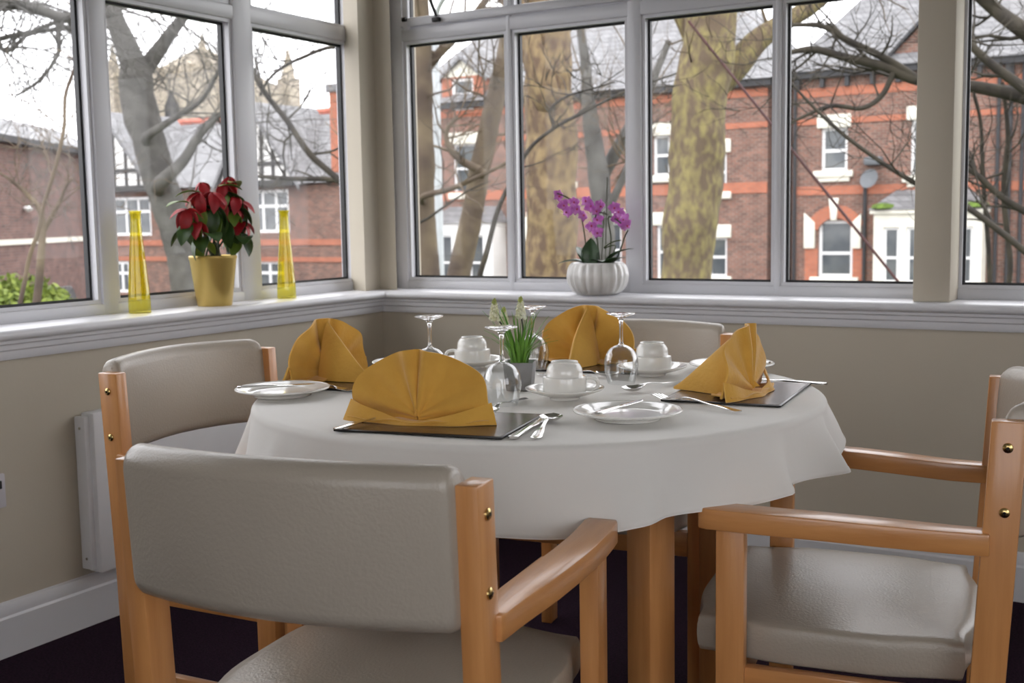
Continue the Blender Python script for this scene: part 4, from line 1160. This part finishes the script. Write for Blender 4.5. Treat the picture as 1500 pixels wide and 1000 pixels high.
# ------------------------------------------------------------------ bare trees
def wob(pts, amt, rnd):
    return [(x + rnd.uniform(-amt, amt) * r, y + rnd.uniform(-amt, amt) * r, z + rnd.uniform(-amt, amt) * r, r) for (x, y, z, r) in pts]
def twig_tree(mb, p, d, L_, r, lev, rnd, up=.15):
    """recursive thin branching"""
    pts = [p]; rad = [r]; dd = d.copy()
    n_ = 5
    for k in range(n_):
        dd = (dd + Vector((rnd.uniform(-1, 1), rnd.uniform(-1, 1), rnd.uniform(-.8, 1) + up)) * .34).normalized()
        pts.append(pts[-1] + dd * L_ / n_); rad.append(r * (1 - .75 * (k + 1) / n_))
    mb.tube(pts, rad, 4 if r > .008 else 3, cap=False)
    if lev <= 0: return
    for k in range(rnd.choice((2, 3, 3, 4))):
        i = rnd.randint(1, n_)
        q = pts[i]
        base = (pts[i] - pts[i - 1]).normalized()
        side = Vector((rnd.uniform(-1, 1), rnd.uniform(-1, 1), rnd.uniform(-.7, .9))).normalized()
        twig_tree(mb, q, (base * .7 + side * .8).normalized(), L_ * rnd.uniform(.45, .8), max(rad[i] * .75, .0035), lev - 1, rnd, up)
def tree(name, label, trunk, limbs, mat, twig_mat, seed, n_tw=10, tw_len=1.2, lev=2, group='bare winter trees outside', root=True, wob_=.05, up=.15, tstart=.3, tr=.35):
    rnd = random.Random(seed)
    x0, y0, z0, r0 = trunk[0]
    t = tag(empty(name, (x0, y0, GZ)), label, 'tree', group)
    off = Vector((x0, y0, GZ))
    tp = list(trunk)
    if root: tp = [(x0, y0, GZ - .05, r0 * 1.35), (x0, y0, GZ + .4, r0 * 1.08)] + tp
    P_ = catmull(wob(tp, wob_, rnd), 12)
    mb = MB().tube([Vector(p[:3]) - off for p in P_], [p[3] for p in P_], 24)
    lump = .06 if r0 > .15 else .03
    for i_, v_ in enumerate(mb.v):
        c_ = Vector(P_[min(i_ // 24, len(P_) - 1)][:3]) - off
        q_ = Vector(v_) - c_
        k_ = 1 + lump * 2.2 * mnoise.noise(Vector(v_) * 2.3 + Vector((seed, 0, 0))) + lump * mnoise.noise(Vector(v_) * 7 + Vector((seed, 0, 0)))
        mb.v[i_] = tuple(c_ + q_ * k_)
    mb.build('trunk', mat, t, smooth=True, angle=80)
    tw = MB()
    grown = list(P_)
    for L_ in limbs:
        s0 = Vector(L_[0][:3])
        nr = min(grown, key=lambda p: (Vector(p[:3]) - s0).length)          # root every limb in the wood it grows from
        Lr = list(L_)
        if (Vector(nr[:3]) - s0).length > .02: Lr = [(nr[0], nr[1], nr[2] - .05, L_[0][3] * 1.1)] + Lr
        Q = catmull(wob(Lr, wob_, rnd), 6)
        grown += Q
        MB().tube([Vector(p[:3]) - off for p in Q], [p[3] for p in Q], 10).build('limb', mat if L_[0][3] > .05 else twig_mat, t, smooth=True, angle=80)
    for L_ in list(limbs) + ([trunk] if tr > 0 else []):
        Q = catmull(L_, 6)
        k_n = n_tw if L_ is not trunk else int(n_tw * tr)
        for k in range(k_n):
            i = rnd.randint(int(len(Q) * tstart), len(Q) - 2)
            p = Vector(Q[i][:3]) - off
            base = (Vector(Q[i + 1][:3]) - Vector(Q[i][:3])).normalized()
            side = Vector((rnd.uniform(-1, 1), rnd.uniform(-1, 1), rnd.uniform(-.6, 1))).normalized()
            twig_tree(tw, p, (base * .5 + side).normalized(), tw_len * rnd.uniform(.5, 1.2), min(.018, max(.005, Q[i][3] * .45)), lev, rnd, up)
    tag(tw.build('twigs', twig_mat, t), kind='stuff')
    return t
tree('plane_tree', 'thick mottled tree trunk behind the orchid pane',
     [(-3.2, 7.15, -0.35, 0.355), (-3.2, 7.15, 0.5, 0.284), (-3.18, 7.16, 1.21, 0.27), (-3.19, 7.15, 1.91, 0.256), (-3.2, 7.15, 2.46, 0.249), (-3.21, 7.14, 2.87, 0.234), (-3.23, 7.13, 3.68, 0.213), (-3.25, 7.12, 4.93, 0.178)],
     [[(-3.12, 6.96, 2.3, 0.154), (-3.26, 6.88, 2.84, 0.126), (-3.46, 6.76, 3.37, 0.098), (-3.74, 6.59, 4.1, 0.063)],
      [(-3.32, 7.42, 2.91, 0.146), (-3.11, 7.55, 3.32, 0.124), (-2.86, 7.7, 3.87, 0.095), (-2.55, 7.88, 4.54, 0.058)]],
     'plane_bark', 'brown_bark', 1, n_tw=7, tw_len=1.4, tr=0.5, tstart=0.35)
tree('plane_tree', 'thick yellow-green mossy trunk leaning right, forking at the top',
     [(-1.66, 6.89, -0.25, 0.325), (-1.62, 6.92, 0.53, 0.234), (-1.58, 6.94, 0.98, 0.26), (-1.54, 6.97, 1.5, 0.254), (-1.5, 6.99, 1.94, 0.254), (-1.47, 7.01, 2.32, 0.26), (-1.42, 7.04, 2.69, 0.241), (-1.4, 7.05, 3.06, 0.221), (-1.36, 7.07, 3.98, 0.182)],
     [[(-1.49, 7.23, 2.31, 0.179), (-1.29, 7.35, 2.48, 0.139), (-1.11, 7.45, 2.7, 0.113), (-0.93, 7.56, 2.85, 0.093), (-0.6, 7.76, 3.08, 0.073), (-0.27, 7.95, 3.45, 0.053)],
      [(-1.58, 7.29, 2.61, 0.134), (-1.75, 7.19, 3.0, 0.1), (-1.97, 7.06, 3.38, 0.08), (-2.31, 6.86, 3.89, 0.053)]],
     'moss_bark', 'brown_bark', 2, n_tw=9, tw_len=1.3, tr=0.4)
tree('forked_tree', 'grey forked tree in front of the timbered house',
     [(-13.88, 12.45, -1.17, 0.364), (-13.98, 12.39, 0.14, 0.312), (-14.1, 12.32, 0.92, 0.299), (-14.27, 12.22, 1.69, 0.312), (-14.44, 12.12, 2.46, 0.312), (-14.56, 12.04, 3.1, 0.325), (-14.61, 12.02, 3.6, 0.312), (-14.61, 12.01, 3.98, 0.286)],
     [[(-14.61, 12.02, 3.85, 0.26), (-14.79, 11.91, 4.46, 0.208), (-14.92, 11.83, 4.92, 0.169), (-15.0, 11.78, 5.48, 0.156), (-15.16, 11.69, 6.34, 0.117), (-15.43, 11.53, 7.44, 0.078)],
      [(-14.9, 12.31, 3.88, 0.199), (-14.55, 12.51, 4.34, 0.146), (-14.31, 12.66, 4.72, 0.119), (-14.05, 12.81, 5.03, 0.093), (-13.64, 13.05, 5.34, 0.073), (-13.07, 13.39, 5.89, 0.053)],
      [(-14.11, 11.73, 2.68, 0.089), (-13.61, 12.02, 3.04, 0.057), (-13.17, 12.29, 3.4, 0.045), (-12.7, 12.56, 4.37, 0.032)],
      [(-13.94, 11.83, 1.81, 0.14), (-13.56, 12.06, 2.23, 0.102), (-13.3, 12.21, 2.66, 0.076), (-12.97, 12.41, 3.03, 0.051), (-12.63, 12.6, 3.27, 0.032)]],
     'grey_bark', 'grey_bark', 3, n_tw=12, tw_len=2.4, lev=3, tr=0.3)
tree('slim_tree', 'slim upright tree beside the grey lamp post',
     [(-4.84, 7.34, -0.45, 0.162), (-4.86, 7.33, 0.48, 0.123), (-4.88, 7.31, 1.24, 0.123), (-4.88, 7.31, 2.0, 0.115), (-4.88, 7.32, 2.74, 0.108), (-4.87, 7.32, 3.18, 0.1), (-4.88, 7.31, 4.2, 0.077)],
     [[(-4.72, 7.06, 1.33, 0.034), (-4.46, 7.21, 1.41, 0.03), (-4.21, 7.36, 1.53, 0.023), (-3.91, 7.54, 1.7, 0.019), (-3.62, 7.71, 1.96, 0.011)],
      [(-4.99, 7.48, 2.69, 0.07), (-4.84, 7.57, 2.91, 0.055), (-4.57, 7.73, 3.21, 0.047), (-4.31, 7.89, 3.58, 0.035)]],
     'brown_bark', 'brown_bark', 4, n_tw=9, tw_len=1.4, tr=1)
tree('slim_tree', 'curving slim tree in front of the white ground-floor bay',
     [(-5.81, 9.09, -0.69, 0.195), (-5.66, 9.17, 0.38, 0.16), (-5.51, 9.26, 1.08, 0.142), (-5.39, 9.34, 1.78, 0.133), (-5.28, 9.4, 2.3, 0.124), (-5.18, 9.46, 2.81, 0.115), (-5.09, 9.52, 3.32, 0.098), (-5.03, 9.55, 3.83, 0.089), (-4.9, 9.63, 4.66, 0.071)],
     [[(-5.3, 9.16, 1.68, 0.061), (-5.51, 9.04, 1.82, 0.048), (-5.63, 8.96, 1.99, 0.039), (-5.65, 8.95, 2.2, 0.031), (-5.53, 9.02, 2.37, 0.022)]],
     'brown_bark', 'brown_bark', 5, n_tw=9, tw_len=1.5, tr=1)
tree('forked_tree', 'pale green-grey forked tree behind the orchid flowers',
     [(-5.77, 13.76, -0.98, 0.202), (-5.82, 13.73, 0.94, 0.18), (-5.86, 13.7, 1.71, 0.169), (-5.94, 13.66, 2.38, 0.146), (-6.0, 13.63, 2.92, 0.112), (-6.03, 13.61, 3.47, 0.09), (-6.1, 13.56, 4.22, 0.067), (-6.13, 13.55, 4.97, 0.045)],
     [[(-5.94, 13.89, 1.66, 0.125), (-5.65, 14.06, 2.25, 0.102), (-5.43, 14.19, 2.71, 0.085), (-5.22, 14.32, 3.2, 0.068), (-4.95, 14.48, 3.91, 0.051)],
      [(-5.71, 13.56, 1.05, 0.078), (-5.44, 13.72, 1.68, 0.061), (-5.31, 13.8, 2.11, 0.044), (-5.21, 13.86, 2.57, 0.028)]],
     'grey_bark', 'brown_bark', 6, n_tw=10, tw_len=1.8, tr=0.7)
tree('dark_tree', 'dark branching tree at the right with long limbs reaching left',
     [(2.12, 6.8, -1.05, 0.186), (2.07, 6.78, 0.25, 0.16), (2.04, 6.76, 1.1, 0.149), (1.97, 6.72, 1.89, 0.133), (1.88, 6.66, 2.66, 0.122), (1.79, 6.61, 3.41, 0.107)],
     [[(1.94, 6.7, 2.04, 0.101), (1.64, 6.53, 2.24, 0.08), (1.37, 6.36, 2.44, 0.064), (1.1, 6.2, 2.67, 0.048), (0.87, 6.07, 2.93, 0.035)],
      [(2.01, 6.51, 1.46, 0.078), (1.68, 6.31, 1.72, 0.057), (1.41, 6.15, 1.98, 0.042), (1.2, 6.03, 2.16, 0.034), (1.01, 5.92, 2.36, 0.026), (0.87, 5.83, 2.54, 0.018)],
      [(1.99, 7.19, 1.38, 0.089), (1.52, 6.92, 1.88, 0.067), (1.05, 6.64, 2.05, 0.05), (0.6, 6.37, 2.12, 0.042), (0.38, 6.25, 2.23, 0.039), (0.1, 6.08, 2.31, 0.033), (-0.13, 5.94, 2.38, 0.028), (-0.32, 5.83, 2.35, 0.017)],
      [(0.6, 6.37, 2.12, 0.036), (0.38, 6.24, 2.29, 0.031), (0.1, 6.08, 2.45, 0.025), (-0.07, 5.98, 2.56, 0.022), (-0.28, 5.85, 2.57, 0.014)],
      [(0.43, 6.27, 2.2, 0.025), (0.35, 6.23, 2.01, 0.022), (0.21, 6.14, 1.91, 0.019), (-0.01, 6.01, 1.93, 0.017), (-0.27, 5.86, 1.81, 0.011)],
      [(2.1, 6.21, 0.25, 0.05), (1.74, 6.0, 0.51, 0.033), (1.48, 5.85, 0.78, 0.025), (1.09, 5.62, 1.12, 0.023), (0.8, 5.44, 1.27, 0.018), (0.43, 5.23, 1.55, 0.015), (0.19, 5.09, 1.78, 0.013), (-0.0, 4.97, 2.01, 0.008)],
      [(2.05, 7.0, 0.67, 0.054), (1.57, 6.71, 0.95, 0.035), (1.24, 6.52, 1.17, 0.027), (1.05, 6.41, 1.36, 0.022), (0.91, 6.32, 1.45, 0.014)],
      [(1.3, 7.02, 0.16, 0.026), (1.24, 6.98, 0.67, 0.023), (1.18, 6.95, 1.23, 0.023), (1.2, 6.96, 1.68, 0.02), (1.15, 6.93, 2.12, 0.014)],
      [(1.1, 7.13, 0.14, 0.023), (1.05, 7.11, 0.78, 0.02), (1.0, 7.07, 1.35, 0.017), (0.97, 7.06, 1.81, 0.014), (0.91, 7.02, 2.09, 0.009)]],
     'dark_bark', 'dark_bark', 7, n_tw=8, tw_len=0.75, tr=1)
tree('sapling', 'thin dark sapling arching across the two left back panes',
     [(-1.81, 3.32, -0.06, 0.024), (-1.72, 3.38, 0.61, 0.020), (-1.66, 3.41, 0.85, 0.019), (-1.59, 3.45, 1.13, 0.017), (-1.52, 3.49, 1.3, 0.017), (-1.4, 3.56, 1.54, 0.014), (-1.26, 3.65, 1.68, 0.012), (-1.11, 3.73, 1.77, 0.012), (-1.01, 3.8, 1.83, 0.010), (-0.79, 3.92, 1.94, 0.009), (-0.53, 4.08, 2.04, 0.005)],
     [[(-1.25, 3.65, 1.69, 0.009), (-1.27, 3.64, 1.81, 0.009), (-1.17, 3.7, 1.9, 0.009), (-1.01, 3.79, 1.95, 0.006), (-0.89, 3.86, 1.99, 0.005)]],
     'dark_bark', 'dark_bark', 8, n_tw=7, tw_len=0.5, tr=1.2)
tree('sapling', 'single thin whip stem in the leftmost pane',
     [(-3.63, 1.08, 0.13, 0.017), (-3.53, 1.14, 0.8, 0.013), (-3.46, 1.18, 1.04, 0.012), (-3.42, 1.21, 1.21, 0.012), (-3.36, 1.24, 1.41, 0.012), (-3.3, 1.28, 1.65, 0.01), (-3.27, 1.29, 1.85, 0.01), (-3.22, 1.33, 2.05, 0.008), (-3.2, 1.34, 2.25, 0.008), (-3.17, 1.35, 2.48, 0.006)],
     [],
     'brown_bark', 'brown_bark', 9, n_tw=8, tw_len=0.35, tr=1.0, lev=1, wob_=0.6)
tree('young_tree', 'young forked tree in front of the plain brick building',
     [(-5.27, 2.44, -0.03, 0.037), (-5.19, 2.49, 0.71, 0.029), (-5.15, 2.51, 1.14, 0.024), (-5.24, 2.46, 1.32, 0.016), (-5.34, 2.39, 1.44, 0.011), (-5.45, 2.33, 1.51, 0.008)],
     [[(-5.25, 2.57, 1.0, 0.022), (-5.12, 2.64, 1.24, 0.016), (-5.05, 2.68, 1.4, 0.013), (-5.01, 2.71, 1.44, 0.008)]],
     'brown_bark', 'brown_bark', 10, n_tw=8, tw_len=0.5, tr=1)
tree('spreading_tree', 'spreading tree at far left with drooping twigs over the sky',
     [(-11.86, 4.35, -1.12, 0.249), (-11.66, 4.47, 1.37, 0.232), (-11.52, 4.55, 2.82, 0.207), (-11.36, 4.65, 4.24, 0.182)],
     [[(-11.52, 4.55, 2.82, 0.166), (-10.58, 5.11, 3.36, 0.108), (-9.73, 5.61, 3.68, 0.07), (-9.31, 5.85, 3.61, 0.066), (-9.04, 6.02, 3.52, 0.062), (-8.68, 6.23, 3.68, 0.05), (-8.32, 6.44, 3.95, 0.033)],
      [(-9.79, 5.57, 3.7, 0.037), (-9.78, 5.58, 3.35, 0.029), (-9.69, 5.63, 3.15, 0.025), (-9.43, 5.78, 3.36, 0.021), (-9.15, 5.95, 3.49, 0.017)],
      [(-9.14, 5.95, 3.53, 0.037), (-9.15, 5.95, 3.26, 0.029), (-9.17, 5.94, 3.1, 0.025), (-9.35, 5.83, 2.82, 0.017), (-9.61, 5.68, 2.63, 0.012)],
      [(-11.08, 5.16, 3.34, 0.059), (-10.44, 5.53, 3.24, 0.038), (-9.87, 5.88, 3.38, 0.03), (-9.51, 6.09, 3.43, 0.025), (-9.19, 6.28, 3.45, 0.021)]],
     'grey_bark', 'grey_bark', 11, n_tw=16, tw_len=1.5, lev=3, tr=0.2, up=-0.25)
tree('corner_tree', 'tree behind the window corner with branches crossing the left pane',
     [(-3.51, 4.64, -0.33, 0.107), (-3.49, 4.65, 0.62, 0.095), (-3.49, 4.65, 1.21, 0.089), (-3.48, 4.66, 2.08, 0.083), (-3.47, 4.66, 2.93, 0.071), (-3.47, 4.66, 3.6, 0.053)],
     [[(-3.24, 4.33, 1.01, 0.04), (-3.52, 4.17, 1.39, 0.028), (-3.74, 4.04, 1.63, 0.026), (-3.9, 3.95, 1.91, 0.023), (-4.06, 3.85, 2.16, 0.02), (-4.16, 3.79, 2.41, 0.014), (-4.25, 3.73, 2.66, 0.011)],
      [(-3.37, 4.49, 1.21, 0.026), (-3.65, 4.32, 1.41, 0.023), (-4.0, 4.12, 1.44, 0.02), (-4.29, 3.94, 1.47, 0.014), (-4.44, 3.86, 1.51, 0.009)],
      [(-3.35, 4.5, 2.23, 0.023), (-3.62, 4.34, 2.51, 0.017), (-3.92, 4.17, 2.43, 0.014), (-4.12, 4.05, 2.3, 0.012), (-4.22, 3.99, 2.13, 0.009)]],
     'grey_bark', 'dark_bark', 12, n_tw=10, tw_len=0.9, tr=0.8)

# rusty stay wire running down past the right-hand panes
h = tag(empty('stay_wire', (0, 0, 0)), 'rusty red stay wire slanting down across the right-hand panes', 'wire')
MB().tube([(-1.46, 6.62, 2.82), (.62, 6.31, .345), (2.70, 5.99, -2.0)], .012, 8).build('cable', 'wire_red', h, smooth=True)
MB().lathe([(0, 0), (.06, 0), (.04, .12), (0, .14)], 10, (2.70, 5.99, GZ)).build('ground_anchor', 'black_metal', h)
